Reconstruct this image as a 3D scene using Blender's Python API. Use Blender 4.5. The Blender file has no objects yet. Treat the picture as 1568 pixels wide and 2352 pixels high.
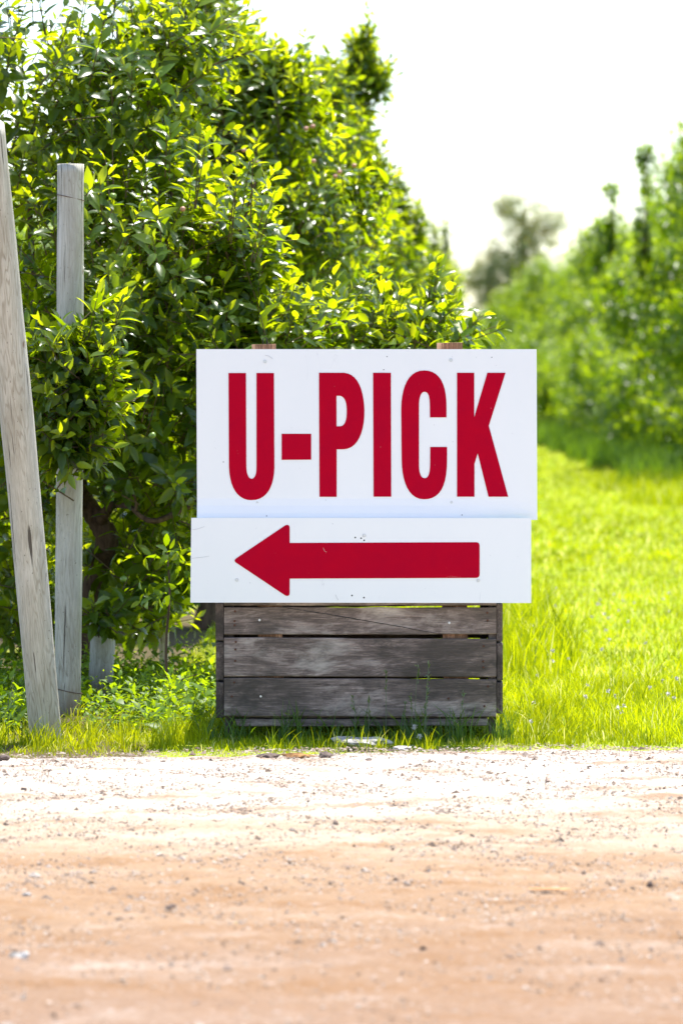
import bpy, math, random
import numpy as np
from mathutils import Vector, Matrix
R = math.radians
rng = np.random.default_rng(7)
random.seed(7)
SC = bpy.context.scene
COL = SC.collection

# ------------------------------------------------------------------ camera, sky, sun
CAMH, FPX, D0 = 1.3, 9800.0, 15.3125       # camera height, focal length in units of the 1568 wide picture, distance of the bin
cam = bpy.data.cameras.new('camera'); co = bpy.data.objects.new('camera', cam); COL.objects.link(co)
co.location = (0, 0, CAMH); co.rotation_euler = (R(90), 0, 0)
cam.sensor_fit = 'VERTICAL'; cam.sensor_height = 36; cam.sensor_width = 24; cam.lens = 150
cam.shift_y = -306 / 2352
cam.clip_start = .1; cam.clip_end = 6000
cam.dof.use_dof = True; cam.dof.focus_distance = D0; cam.dof.aperture_fstop = 4.6
SC.camera = co
SUN_EL, SUN_AZ = 71, 32
w = bpy.data.worlds.new('World'); SC.world = w; w.use_nodes = True
nt = w.node_tree; bg = nt.nodes['Background']
sky = nt.nodes.new('ShaderNodeTexSky'); sky.sky_type = 'NISHITA'; sky.sun_disc = False
sky.sun_elevation = R(SUN_EL); sky.sun_rotation = R(SUN_AZ); sky.air_density = 1.0; sky.dust_density = 0.8; sky.ozone_density = 1.0
nt.links.new(sky.outputs[0], bg.inputs[0]); bg.inputs[1].default_value = 0.15
sl = bpy.data.lights.new('sun', 'SUN'); sl.energy = 5.0; sl.angle = R(.53); sl.color = (1, .955, .88)
so = bpy.data.objects.new('sun', sl); COL.objects.link(so)
sd = Vector((math.cos(R(SUN_EL)) * math.sin(R(SUN_AZ)), math.cos(R(SUN_EL)) * math.cos(R(SUN_AZ)), math.sin(R(SUN_EL))))
so.rotation_euler = sd.to_track_quat('Z', 'Y').to_euler(); so.location = (0, 0, 30)
SC.view_settings.view_transform = 'Standard'; SC.view_settings.look = 'None'
SC.view_settings.exposure = 1.28; SC.view_settings.gamma = 1; SC.view_settings.use_curve_mapping = False
SC.render.engine = 'CYCLES'; SC.cycles.use_denoising = True
SC.cycles.max_bounces = 10; SC.cycles.transmission_bounces = 6; SC.cycles.diffuse_bounces = 5
SC.cycles.sample_clamp_indirect = 8

def P(px, py, d): return Vector(((px - 784) * d / FPX, d, CAMH - (py - 870) * d / FPX))
def gd(py): return CAMH * FPX / (py - 870)          # distance at which the flat ground shows at picture height py

# ------------------------------------------------------------------ helpers
def np_mesh(name, V, F, mat=None, tone=None, smooth=False, young=None):
    """F: (n,3) or (n,4) index array or list of arrays"""
    me = bpy.data.meshes.new(name)
    Fs = F if isinstance(F, list) else [F]
    V = np.asarray(V, np.float32)
    me.vertices.add(len(V)); me.vertices.foreach_set('co', V.ravel())
    loops = np.concatenate([f.ravel() for f in Fs]).astype(np.int32)
    tot = np.concatenate([np.full(len(f), f.shape[1], np.int32) for f in Fs])
    st = np.concatenate([[0], np.cumsum(tot)[:-1]]).astype(np.int32)
    me.loops.add(len(loops)); me.loops.foreach_set('vertex_index', loops)
    me.polygons.add(len(tot)); me.polygons.foreach_set('loop_start', st)
    try: me.polygons.foreach_set('loop_total', tot)
    except Exception: pass
    me.polygons.foreach_set('use_smooth', np.full(len(tot), bool(smooth)))
    for nm, arr in (('tone', tone), ('young', young)):
        if arr is not None:
            a = me.attributes.new(nm, 'FLOAT', 'POINT'); a.data.foreach_set('value', np.asarray(arr, np.float32))
    if mat: me.materials.append(mat)
    me.update(calc_edges=True)
    return me
def link(name, me, parent=None, loc=None):
    o = bpy.data.objects.new(name, me); COL.objects.link(o)
    if parent: o.parent = parent
    if loc is not None: o.location = loc
    return o
def empty(name, loc, label, cat, group=None, rz=0):
    o = bpy.data.objects.new(name, None); COL.objects.link(o); o.location = loc; o.rotation_euler = (0, 0, rz)
    return tag(o, label, cat, group)
def tag(o, label, cat=None, group=None, kind=None):
    if label: o['label'] = label
    if cat: o['category'] = cat
    if group: o['group'] = group
    if kind: o['kind'] = kind
    return o
def nrm(a): return a / np.maximum(np.linalg.norm(a, axis=-1, keepdims=True), 1e-9)

class N:                                            # tiny node helper
    def __init__(s, name):
        s.m = bpy.data.materials.new(name); s.m.use_nodes = True; s.t = s.m.node_tree; s.t.nodes.clear()
        s.out = s('ShaderNodeOutputMaterial')
    def __call__(s, typ, **kw):
        n = s.t.nodes.new(typ)
        for k, v in kw.items(): setattr(n, k, v)
        return n
    def l(s, a, b): s.t.links.new(a, b)
    def obj(s, scale=(1, 1, 1), rot=(0, 0, 0), loc=(0, 0, 0), src='Object'):
        tc = s('ShaderNodeTexCoord'); mp = s('ShaderNodeMapping')
        mp.inputs['Scale'].default_value = scale; mp.inputs['Rotation'].default_value = rot; mp.inputs['Location'].default_value = loc
        s.l(tc.outputs[src], mp.inputs[0]); return mp.outputs[0]
    def noise(s, vec, scale=5, detail=4, rough=.55, dist=0, out='Fac'):
        n = s('ShaderNodeTexNoise'); n.inputs['Scale'].default_value = scale; n.inputs['Detail'].default_value = detail
        n.inputs['Roughness'].default_value = rough; n.inputs['Distortion'].default_value = dist
        s.l(vec, n.inputs['Vector']); return n.outputs[out]
    def ramp(s, fac, stops, interp='LINEAR'):
        r = s('ShaderNodeValToRGB'); r.color_ramp.interpolation = interp
        e = r.color_ramp.elements
        while len(e) < len(stops): e.new(.5)
        for i, (p, c) in enumerate(stops):
            e[i].position = p; e[i].color = (c[0], c[1], c[2], 1) if hasattr(c, '__len__') else (c, c, c, 1)
        s.l(fac, r.inputs[0]); return r.outputs[0]
    def mix(s, fac, a, b, mode='MIX'):
        m = s('ShaderNodeMix', data_type='RGBA', blend_type=mode)
        for sock, v in ((m.inputs[0], fac), (m.inputs[6], a), (m.inputs[7], b)):
            if hasattr(v, 'is_output'): s.l(v, sock)
            elif hasattr(v, '__len__'): sock.default_value = (v[0], v[1], v[2], 1)
            else: sock.default_value = v
        return m.outputs[2]
    def math(s, op, a, b=0.0, c=0.0):
        m = s('ShaderNodeMath', operation=op)
        for i, v in enumerate((a, b, c)):
            if hasattr(v, 'is_output'): s.l(v, m.inputs[i])
            else: m.inputs[i].default_value = v
        return m.outputs[0]
    def bump(s, h, strength=.3, dist=.01):
        b = s('ShaderNodeBump'); b.inputs['Strength'].default_value = strength; b.inputs['Distance'].default_value = dist
        s.l(h, b.inputs['Height']); return b.outputs[0]
    def bsdf(s, col, rough=.8, spec=.3, normal=None, link=True):
        p = s('ShaderNodeBsdfPrincipled')
        if hasattr(col, 'is_output'): s.l(col, p.inputs['Base Color'])
        else: p.inputs['Base Color'].default_value = (*col, 1)
        if hasattr(rough, 'is_output'): s.l(rough, p.inputs['Roughness'])
        else: p.inputs['Roughness'].default_value = rough
        p.inputs['Specular IOR Level'].default_value = spec
        if normal: s.l(normal, p.inputs['Normal'])
        if link: s.l(p.outputs[0], s.out.inputs[0])
        return p

# ------------------------------------------------------------------ materials
def leaf_mat(name, dark, light, young, trans, tw=.45, under=(.16, .22, .12), rough=.38, ytrans=None, spec=.5):
    m = N(name)
    t = m('ShaderNodeAttribute', attribute_name='tone').outputs['Fac']
    y = m('ShaderNodeAttribute', attribute_name='young').outputs['Fac']
    top = m.mix(y, m.mix(t, dark, light), young)
    geo = m('ShaderNodeNewGeometry')
    col = m.mix(geo.outputs['Backfacing'], top, under)
    p = m.bsdf(col, rough, spec, link=False)
    tr = m('ShaderNodeBsdfTranslucent')
    tc = m.mix(y, m.mix(t, [c * .4 for c in trans], trans), ytrans or [min(1, c * 1.35) for c in trans])
    m.l(tc, tr.inputs[0])
    mx = m('ShaderNodeMixShader'); mx.inputs[0].default_value = tw
    m.l(p.outputs[0], mx.inputs[1]); m.l(tr.outputs[0], mx.inputs[2]); m.l(mx.outputs[0], m.out.inputs[0])
    return m.m
LEAF = leaf_mat('apple_leaf', (.004, .015, .004), (.013, .040, .004), (.15, .23, .010), (.38, .55, .002), .48, under=(.035, .07, .015), rough=.25, ytrans=(.84, .92, .006), spec=.38)
LEAF_FAR = leaf_mat('orchard_leaf_far', (.003, .012, .002), (.016, .046, .002), (.14, .23, .006), (.28, .48, .001), .46, under=(.03, .065, .008), rough=.35, ytrans=(.68, .84, .003), spec=.3)
PINE = leaf_mat('pine_needles', (.075, .068, .04), (.20, .18, .08), (.24, .23, .08), (.46, .42, .08), .4, rough=.6)
WEED = leaf_mat('ground_cover_leaf', (.03, .08, .006), (.09, .18, .006), (.15, .25, .008), (.42, .58, .006), .45, under=(.08, .15, .02), rough=.45, spec=.25)
GRASS = leaf_mat('grass_blade', (.045, .13, .003), (.36, .39, .006), (.62, .58, .26), (.74, .78, .004), .48, under=(.2, .3, .01), rough=.45, ytrans=(.88, .82, .3), spec=.1)
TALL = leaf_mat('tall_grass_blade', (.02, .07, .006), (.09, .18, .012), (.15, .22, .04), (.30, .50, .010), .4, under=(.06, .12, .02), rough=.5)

def bark_mat(name, a, b, sc=30):
    m = N(name); v = m.obj((1, 1, .18)); n = m.noise(v, sc, 8, .7, .5)
    col = m.ramp(n, [(.3, a), (.7, b)])
    m.bsdf(col, .9, .2, m.bump(n, .9, .012)); return m.m
BARK = bark_mat('apple_bark', (.03, .018, .012), (.17, .11, .075), 40)
TWIG = bark_mat('twig_bark', (.06, .04, .02), (.16, .12, .06), 90)

def post_mat(name, seed):
    m = N(name)
    v = m.obj((1, 1, .06), loc=(seed, seed, 0)); vb = m.obj((1, 1, .25), loc=(seed * 2, 0, seed))
    g = m.noise(v, 170, 7, .75, .6)
    big = m.noise(vb, 7, 6, .65, .8)
    sw = m.noise(m.obj((1, 1, .13), loc=(seed + 9, 2, 1)), 9, 3, .5, .7)        # flame shaped year rings of a turned log
    rings = m.math('MULTIPLY_ADD', m.math('SINE', m.math('MULTIPLY', sw, 150)), .5, .5)
    strong = m.ramp(m.noise(m.obj((1, 1, .5), loc=(3, seed, 7)), 5, 3, .6), [(.4, .1), (.62, 1)])
    col = m.ramp(g, [(.26, (.20, .19, .155)), (.42, (.42, .40, .34)), (.70, (.60, .575, .50))])
    col = m.mix(m.math('MULTIPLY', m.ramp(rings, [(.0, .62), (.38, 0)]), strong), col, (.25, .22, .165))
    col = m.mix(m.ramp(big, [(.48, 0), (.64, .65)]), col, (.27, .245, .19))
    col = m.mix(m.ramp(big, [(.30, .6), (.42, 0)]), col, (.66, .65, .60))
    ck = m.noise(m.obj((1, 1, .035), loc=(5 + seed, 3, 1)), 48, 4, .6, .5)
    ckf = m.ramp(ck, [(.645, 0), (.675, .9)])
    col = m.mix(ckf, col, (.06, .05, .04))
    kn = m('ShaderNodeTexVoronoi'); kn.inputs['Scale'].default_value = 4.2; m.l(m.obj((1.6, 1.6, 1), loc=(seed, 1.3, .4)), kn.inputs['Vector'])
    knf = m.ramp(kn.outputs['Distance'], [(.05, .85), (.085, 0)])
    col = m.mix(knf, col, (.17, .10, .06))
    sp = m.ramp(m.noise(m.obj((1, 1, .6)), 120, 2, .5), [(.70, 0), (.74, .7)]); col = m.mix(sp, col, (.10, .085, .07))
    z = m('ShaderNodeSeparateXYZ'); m.l(m.obj(), z.inputs[0])
    base = m.math('MULTIPLY', m.ramp(z.outputs[2], [(0, 1), (.16, 0)]), m.ramp(big, [(.40, 0), (.55, .8)]))
    col = m.mix(base, col, (.15, .08, .03))
    h = m.math('SUBTRACT', m.math('ADD', m.math('MULTIPLY', g, .6), m.math('MULTIPLY', rings, .2)), ckf)
    m.bsdf(col, .85, .15, m.bump(h, .8, .004)); return m.m

def plank_mat(name, axis=0, light=1.0, warm=0):
    m = N(name)
    sc = [1, 1, 1]; sc[axis] = .045
    oi = m('ShaderNodeObjectInfo')
    rnd = m('ShaderNodeVectorMath', operation='SCALE'); rnd.inputs[0].default_value = (7.3, 3.1, 5.7); m.l(oi.outputs['Random'], rnd.inputs['Scale'])
    def coords(s):
        a = m('ShaderNodeVectorMath', operation='ADD'); tc = m('ShaderNodeTexCoord'); m.l(tc.outputs['Object'], a.inputs[0]); m.l(rnd.outputs[0], a.inputs[1])
        mp = m('ShaderNodeMapping'); mp.inputs['Scale'].default_value = s; m.l(a.outputs[0], mp.inputs[0]); return mp.outputs[0]
    g = m.noise(coords(sc), 150, 8, .8, 1.6)
    sc2 = [1, 1, 1]; sc2[axis] = .35
    st = m.noise(coords(sc2), 9, 6, .65, .4)
    sc3 = [1, 1, 1]; sc3[axis] = .5
    fine = m.noise(coords(sc3), 120, 4, .7)
    sc4 = [1, 1, 1]; sc4[axis] = .16
    wvv = m.math('MULTIPLY_ADD', m.math('SINE', m.math('MULTIPLY', m.noise(coords(sc4), 6.5, 3, .5, .6), 210)), .5, .5)
    where = m.ramp(m.noise(coords((.8, 1, 1.6)), 3.2, 3, .6), [(.42, 0), (.62, 1)])
    nap = m.noise(coords((1, 1, 1)), 260, 3, .7)
    L = light
    W = (1 + .25 * warm, 1, 1 - .2 * warm)
    c = lambda v, t=(1.36, 1.03, .91): tuple(v * L * t[i] * W[i] for i in range(3))
    col = m.ramp(g, [(.3, c(.025)), (.49, c(.14)), (.70, c(.36))])
    col = m.mix(m.math('MULTIPLY', m.ramp(wvv, [(0, .6), (.45, 0)]), where), col, c(.075))
    col = m.mix(m.ramp(nap, [(.35, .35), (.55, 0)]), col, c(.09))
    col = m.mix(m.ramp(m.noise(coords((1, 1, 1)), 5.5, 4, .6), [(.34, .75), (.47, 0)]), col, c(.06, (1.15, 1, .9)))
    col = m.mix(m.ramp(st, [(.40, .8), (.56, 0)]), col, c(.05, (1.2, 1, .85)))
    col = m.mix(m.ramp(st, [(.54, 0), (.68, .65)]), col, c(.42, (1.28, 1.12, 1.0)))
    col = m.mix(m.ramp(fine, [(.60, 0), (.72, .5)]), col, c(.05))
    h = m.math('ADD', g, m.math('MULTIPLY', m.math('MULTIPLY', wvv, where), .3))
    m.bsdf(col, .88, .2, m.bump(h, .7, .003)); return m.m
PLANK = plank_mat('weathered_plank', 0)
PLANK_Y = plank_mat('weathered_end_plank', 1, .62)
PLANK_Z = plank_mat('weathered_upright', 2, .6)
STUD = plank_mat('sign_post_lumber', 2, 1.45, 1.6)

def solid(name, c, rough=.5, spec=.4, metal=0):
    m = N(name); p = m.bsdf(c, rough, spec); p.inputs['Metallic'].default_value = metal; return m.m
def sign_mat():
    m = N('sign_white_sheet')
    sp = m.noise(m.obj((1, 1, 1)), 70, 3, .6)
    spot = m.ramp(sp, [(.735, 0), (.76, .55)])
    cl = m.noise(m.obj((1, 1, .4)), 3.5, 5, .6)
    col = m.mix(m.ramp(cl, [(.35, 0), (.75, .5)]), (.83, .83, .82), (.77, .78, .79))
    col = m.mix(spot, col, (.42, .42, .44))
    # long hairline scratches
    sc = m.noise(m.obj((1, 1, .10), rot=(0, R(72), 0)), 26, 2, .4, 1.2)
    scr = m.math('MULTIPLY', m.ramp(sc, [(.497, 0), (.5, 1), (.503, 0)]), m.ramp(m.noise(m.obj(), 5.5, 2), [(.60, 0), (.66, .4)]))
    col = m.mix(scr, col, (.52, .52, .55))
    m.bsdf(col, .5, .25, m.bump(cl, .12, .004)); return m.m
SIGN = sign_mat()
def red_mat():
    m = N('red_vinyl'); n = m.noise(m.obj(), 12, 4, .6)
    col = m.ramp(n, [(.3, (.40, .0005, .019)), (.7, (.45, .0005, .017))])
    s = m.noise(m.obj(), 60, 3, .6); col = m.mix(m.ramp(s, [(.74, 0), (.77, .35)]), col, (.6, .35, .35))
    m.bsdf(col, .65, .04); return m.m
RED = red_mat()
SCREW = solid('screw_metal', (.6, .62, .64), .35, .5, .7)
DARKM = solid('dark_hole', (.02, .02, .02), .9)
RUST = solid('rusty_nail', (.09, .035, .02), .8)

def ground_mat():
    m = N('lawn_soil'); v = m.obj()
    n = m.noise(v, .9, 6, .65); f = m.noise(v, 25, 5, .7)
    col = m.ramp(f, [(.3, (.10, .16, .006)), (.5, (.22, .30, .010)), (.72, (.36, .40, .03))])
    col = m.mix(m.ramp(n, [(.45, 0), (.7, .5)]), col, (.36, .36, .05))
    x = m('ShaderNodeSeparateXYZ'); m.l(v, x.inputs[0])
    # bare brown earth under the left row, darkened to carry the trees' shade
    soil_shade = m.math('MULTIPLY', m.ramp(m.math('ADD', x.outputs[0], .70), [(0, 1), (.1, 0)]), m.ramp(m.noise(v, 2.2, 5), [(.3, .3), (.45, .95)]))
    col = m.mix(soil_shade, col, (.075, .052, .032))
    m.bsdf(col, .95, .1, m.bump(f, .6, .03)); return m.m
GROUND = ground_mat()
def road_mat():
    m = N('gravel_road'); v = m.obj()
    x = m('ShaderNodeSeparateXYZ'); m.l(v, x.inputs[0])
    wob = m.noise(m.obj((.35, 1.6, 1)), 1.3, 5, .62)
    yy = m.math('ADD', x.outputs[1], m.math('MULTIPLY', m.math('SUBTRACT', wob, .5), 3.2))
    t = m.math('DIVIDE', m.math('SUBTRACT', yy, 8.0), 7.0)
    streak = m.noise(m.obj((.55, 1.3, 1)), 2.6, 9, .68)
    fine = m.noise(v, 95, 5, .75)
    med = m.noise(v, 22, 5, .65)
    col = m.ramp(t, [(.0, (.22, .142, .095)), (.28, (.235, .15, .092)), (.46, (.275, .185, .115)), (.60, (.36, .29, .215)), (.80, (.45, .395, .34)), (1, (.43, .385, .345))])
    col = m.mix(m.ramp(streak, [(.36, .7), (.5, 0)]), col, (.20, .105, .045))
    col = m.mix(m.ramp(streak, [(.55, 0), (.68, .45)]), col, (.39, .33, .28))
    col = m.mix(m.ramp(fine, [(.33, .6), (.46, 0)]), col, (.17, .11, .085))
    col = m.mix(m.ramp(med, [(.32, .4), (.46, 0)]), col, (.21, .145, .105))
    col = m.mix(m.ramp(med, [(.58, 0), (.72, .5)]), col, (.40, .35, .32))
    h = m.math('ADD', fine, m.math('MULTIPLY', med, 1.2))
    m.bsdf(col, .95, .1, m.bump(h, .7, .008)); return m.m
ROAD = road_mat()
def stone_mat(name, stops, sc=40):
    m = N(name)
    t = m('ShaderNodeAttribute', attribute_name='tone').outputs['Fac']
    c = m.ramp(t, stops); n = m.noise(m.obj(), sc, 5, .7)
    c = m.mix(m.ramp(n, [(.35, .45), (.6, 0)]), c, (.1, .085, .07))
    m.bsdf(c, .9, .2, m.bump(n, .5, .004)); return m.m
PEB = stone_mat('road_pebbles', [(0, (.12, .075, .05)), (.15, (.24, .165, .115)), (.5, (.34, .255, .19)), (1, (.48, .42, .36))], 60)
PEB2 = stone_mat('road_small_stones', [(0, (.07, .05, .04)), (.3, (.16, .11, .08)), (.6, (.26, .19, .15)), (1, (.42, .36, .31))], 60)
def rock_solid(name, a, b):
    m = N(name); n = m.noise(m.obj(), 28, 6, .7); c = m.ramp(n, [(.36, a), (.6, b)])
    m.bsdf(c, .9, .2, m.bump(n, .8, .012)); return m.m
PALE = rock_solid('pale_rock', (.16, .15, .14), (.44, .42, .40))
DARKR = rock_solid('dark_clod', (.04, .03, .03), (.16, .12, .10))
BROWN = rock_solid('brown_bark', (.07, .03, .012), (.30, .16, .06))
TAN = rock_solid('tan_strip', (.35, .17, .07), (.55, .30, .14))
GREEN_APPLE = solid('green_apple_skin', (.14, .22, .035), .35, .5)
PINK_APPLE = solid('pink_apple_skin', (.42, .20, .13), .35, .5)
SEED = leaf_mat('seed_head', (.08, .13, .03), (.16, .2, .05), (.2, .22, .08), (.3, .38, .06), .4)
CLOVER = solid('clover_petals', (.62, .58, .56), .8, .2)

# ------------------------------------------------------------------ setting: ground and road
def hash2(x, y): return np.sin(x * 1.7 + 2.1 * np.sin(y * 1.3)) * .5 + np.sin(x * 4.3 + y * 3.1 + 1) * .28 + np.sin(x * 11.7 - y * 7.3 + 2) * .13 + np.sin(x * 29 + y * 17) * .07
def edge(x): return 14.76 + .17 * np.clip(x, -3, 3) + .065 * hash2(x * 2.2, x * 0) + .03 * hash2(x * 7.1, x * 0 + 3) + .02 * np.sin(x * 37)
g = link('ground', np_mesh('ground', [(-1500, -200, 0), (1500, -200, 0), (1500, 3500, 0), (-1500, 3500, 0)], np.array([[0, 1, 2, 3]]), GROUND))
g['kind'] = 'structure'
xs = np.concatenate([np.linspace(-60, -3.2, 20), np.linspace(-3, 3, 420), np.linspace(3.2, 60, 20)])
ts = np.concatenate([np.linspace(0, .62, 20)[:-1], np.linspace(.62, 1, 330)])
X, T = np.meshgrid(xs, ts)
Y = -20 + (edge(X) + 20) * 1.0 * T
Yl = edge(X); Y = np.where(T < .62, -20 + (7.5 + 20) * T / .62, 7.5 + (Yl - 7.5) * (T - .62) / .38)
nz = hash2(X * 1.1, Y * 1.7) * .012 + hash2(X * 5, Y * 4.1 + 2) * .005 + hash2(X * 17, Y * 15) * .003
nz += rng.normal(0, .0022, X.shape)
fade = np.clip((1 - T) / .02, 0, 1)
Z = (.016 + nz) * fade + .004 * (1 - fade) - .006 * (T > .9999)
Z = np.where(np.abs(X) > 3.1, .012, Z)
nr, nc = X.shape
idx = np.arange(nr * nc).reshape(nr, nc)
F = np.stack([idx[:-1, :-1], idx[:-1, 1:], idx[1:, 1:], idx[1:, :-1]], -1).reshape(-1, 4)
road = link('gravel_road', np_mesh('gravel_road', np.stack([X, Y, Z], -1).reshape(-1, 3), F, ROAD, smooth=True)); road['kind'] = 'structure'

# pebbles
def blob(seed, n=1, sc=(1, 1, 1), rough=.25, sub=1):
    import bmesh
    bm = bmesh.new(); bmesh.ops.create_icosphere(bm, subdivisions=sub, radius=1)
    r = np.random.default_rng(seed)
    k = r.normal(0, 1, (6, 3)); ph = r.uniform(0, 6, 6)
    for v in bm.verts:
        c = np.array(v.co); s = 1 + rough * sum(math.sin(float(k[i] @ c) * 1.8 + ph[i]) for i in range(6)) / 2.4 + r.normal(0, rough * .18)
        v.co = Vector((c[0] * s * sc[0], c[1] * s * sc[1], c[2] * s * sc[2]))
    V = np.array([v.co[:] for v in bm.verts]); Fc = np.array([[v.index for v in f.verts] for f in bm.faces]); bm.free(); return V, Fc
OV = np.array([(1, 0, 0), (-1, 0, 0), (0, 1, 0), (0, -1, 0), (0, 0, 1), (0, 0, -1)], float)
OF = np.array([(0, 2, 4), (2, 1, 4), (1, 3, 4), (3, 0, 4)])
def scatter(name, n, xr, ysamp, smin, smax, mat, label, cat, tone_pow=1.0):
    x = rng.uniform(*xr, n); y = ysamp(n, x)
    s = smin * (smax / smin) ** (rng.random(n) ** 2.6)
    A = rng.normal(0, 1, (n, 1, 3)) * .28 + 1
    V = OV[None, :5] * (s[:, None, None] * np.array([1.2, 1.0, .62]) * A) + rng.normal(0, .14, (n, 5, 3)) * s[:, None, None]
    th = rng.uniform(0, 6.28, n); c, sn = np.cos(th)[:, None], np.sin(th)[:, None]
    V = np.stack([V[..., 0] * c - V[..., 1] * sn, V[..., 0] * sn + V[..., 1] * c, V[..., 2]], -1)
    V[..., 0] += x[:, None]; V[..., 1] += y[:, None]; V[..., 2] += .016 + hash2(x * 1.1, y * 1.7)[:, None] * .012
    Fn = (OF[None] + 5 * np.arange(n)[:, None, None]).reshape(-1, 3)
    o = link(name, np_mesh(name, V.reshape(-1, 3), Fn, mat, tone=np.repeat(rng.random(n) ** tone_pow, 5)))
    return tag(o, label, cat, kind='stuff')
ys_ = lambda n, x: 8 + (edge(x) + .12 * rng.random(n) ** 2 - 8) * rng.random(n) ** .6
scatter('loose_gravel', 130000, (-2.2, 2.2), ys_, .0016, .0062, PEB, 'fine sandy grit strewn over the dirt road', 'gravel', 1.0)
scatter('loose_gravel', 5000, (-2.3, 2.3), ys_, .004, .013, PEB2, 'scattered small brown stones on the dirt road', 'gravel', 1.0)

# ------------------------------------------------------------------ single stones and scraps on the road
def rock(px, py, wpx, hpx, mat, label, name='stone', cat='stone', seed=1, depth=None, sub=2, group=None, rough=.25):
    d = gd(py); wm = wpx * d / FPX / 2; hm = hpx * d / FPX / 2
    V, Fc = blob(seed, sc=(wm, depth or wm * .8, hm), sub=sub, rough=rough * 1.7)
    c = P(px, py, d)
    o = link(name, np_mesh(name, V, Fc, mat), loc=(c.x, d, .016 + hm * .55)); return tag(o, label, cat, group)
rock(832, 1723, 92, 22, PALE, 'pale whitish flat rock at the grass edge in front of the bin', 'rock', 'rock', 3, sub=3)
rock(922, 1732, 46, 10, PALE, 'smaller pinkish pale rock just right of the whitish flat rock', 'rock', 'rock', 5)
rock(618, 1751, 52, 14, DARKR, 'dark grey clod at the road edge below the left half of the bin', 'clod', 'clod of earth', 7)
rock(686, 1752, 62, 13, BROWN, 'rusty brown strip of bark lying at the road edge before the bin', 'bark_scrap', 'bark', 9, depth=.02)
rock(748, 1752, 40, 14, DARKR, 'small grey clod between the brown bark and the pale rock', 'clod', 'clod of earth', 11)
rock(846, 1762, 28, 13, DARKR, 'small brown lump on the gravel below the pale rock', 'clod', 'clod of earth', 13)
rock(3, 1757, 26, 15, DARKR, 'dark lump at the left edge of the picture by the grass', 'clod', 'clod of earth', 12)
rock(1427, 1788, 14, 9, DARKR, 'tiny dark stone near the grass on the right of the road', 'stone', 'stone', 15)
rock(56, 1828, 13, 9, DARKR, 'tiny dark stone on the far left of the pale gravel', 'stone', 'stone', 17)
rock(769, 1911, 14, 11, DARKR, 'small dark stone in the middle of the pale gravel', 'stone', 'stone', 19)
rock(1494, 2052, 20, 16, DARKR, 'dark brown stone near the right edge where the dirt turns tan', 'stone', 'stone', 23)
rock(52, 2220, 44, 24, PALE, 'whitish stone on the tan dirt at lower left', 'stone', 'stone', 25)
rock(392, 2100, 30, 10, DARKR, 'flat brown stone on the left of the tan dirt', 'stone', 'stone', 27)
rock(1166, 2220, 26, 12, DARKR, 'dark brown stone on the tan dirt at lower right', 'stone', 'stone', 31)
rock(66, 2075, 24, 13, PALE, 'pale stone on the far left where the dirt turns tan', 'stone', 'stone', 35)
rock(518, 2320, 112, 13, TAN, 'orange tan strip of bark lying flat at the bottom of the road', 'bark_scrap', 'bark', 33, depth=.03)
rock(1250, 2058, 82, 7, TAN, 'thin tan wood splinter on the right half of the road', 'bark_scrap', 'bark', 34, depth=.012)

# ------------------------------------------------------------------ tubes and boxes
def tube_np(pts, radii, seg=8, noise=0.0, cap=True):
    pts = np.asarray(pts, float); n = len(pts); radii = np.atleast_1d(np.asarray(radii, float)); radii = np.interp(np.linspace(0, 1, n), np.linspace(0, 1, len(radii)), radii) if len(radii) > 1 else np.full(n, radii[0])
    t = np.gradient(pts, axis=0); t = nrm(t)
    up = np.array([0, 1, 0.]) if abs(t[0] @ np.array([0, 1, 0.])) < .9 else np.array([1, 0, 0.])
    V = []
    for i in range(n):
        s = np.cross(t[i], up); s /= np.linalg.norm(s) + 1e-9; u = np.cross(s, t[i]); up = u
        a = np.arange(seg) / seg * 2 * np.pi
        r = radii[i] * (1 + (rng.normal(0, noise, seg) if noise else 0))
        V.append(pts[i] + (np.cos(a) * r)[:, None] * s + (np.sin(a) * r)[:, None] * u)
    V = np.concatenate(V); F = []
    for i in range(n - 1):
        for j in range(seg):
            F.append((i * seg + j, i * seg + (j + 1) % seg, (i + 1) * seg + (j + 1) % seg, (i + 1) * seg + j))
    F = [np.array(F)]
    if cap: F.append(np.array([list(range(seg - 1, -1, -1))])); F.append(np.array([[(n - 1) * seg + j for j in range(seg)]]))
    return V, F
def catmull(p, k=6):
    p = np.asarray(p, float); q = np.vstack([2 * p[0] - p[1], p, 2 * p[-1] - p[-2]]); out = []
    for i in range(1, len(q) - 2):
        for j in range(k):
            t = j / k
            out.append(.5 * ((2 * q[i]) + (-q[i - 1] + q[i + 1]) * t + (2 * q[i - 1] - 5 * q[i] + 4 * q[i + 1] - q[i + 2]) * t * t + (-q[i - 1] + 3 * q[i] - 3 * q[i + 1] + q[i + 2]) * t ** 3))
    out.append(p[-1]); return np.array(out)
def merge(parts):
    Vs, F3, F4, Fo, off = [], [], [], [], 0
    for V, F in parts:
        for f in (F if isinstance(F, list) else [F]):
            (F3 if f.shape[1] == 3 else F4 if f.shape[1] == 4 else Fo).append(f + off)
        Vs.append(V); off += len(V)
    fs = ([np.concatenate(F3)] if F3 else []) + ([np.concatenate(F4)] if F4 else []) + Fo
    return np.concatenate(Vs), fs
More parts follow.
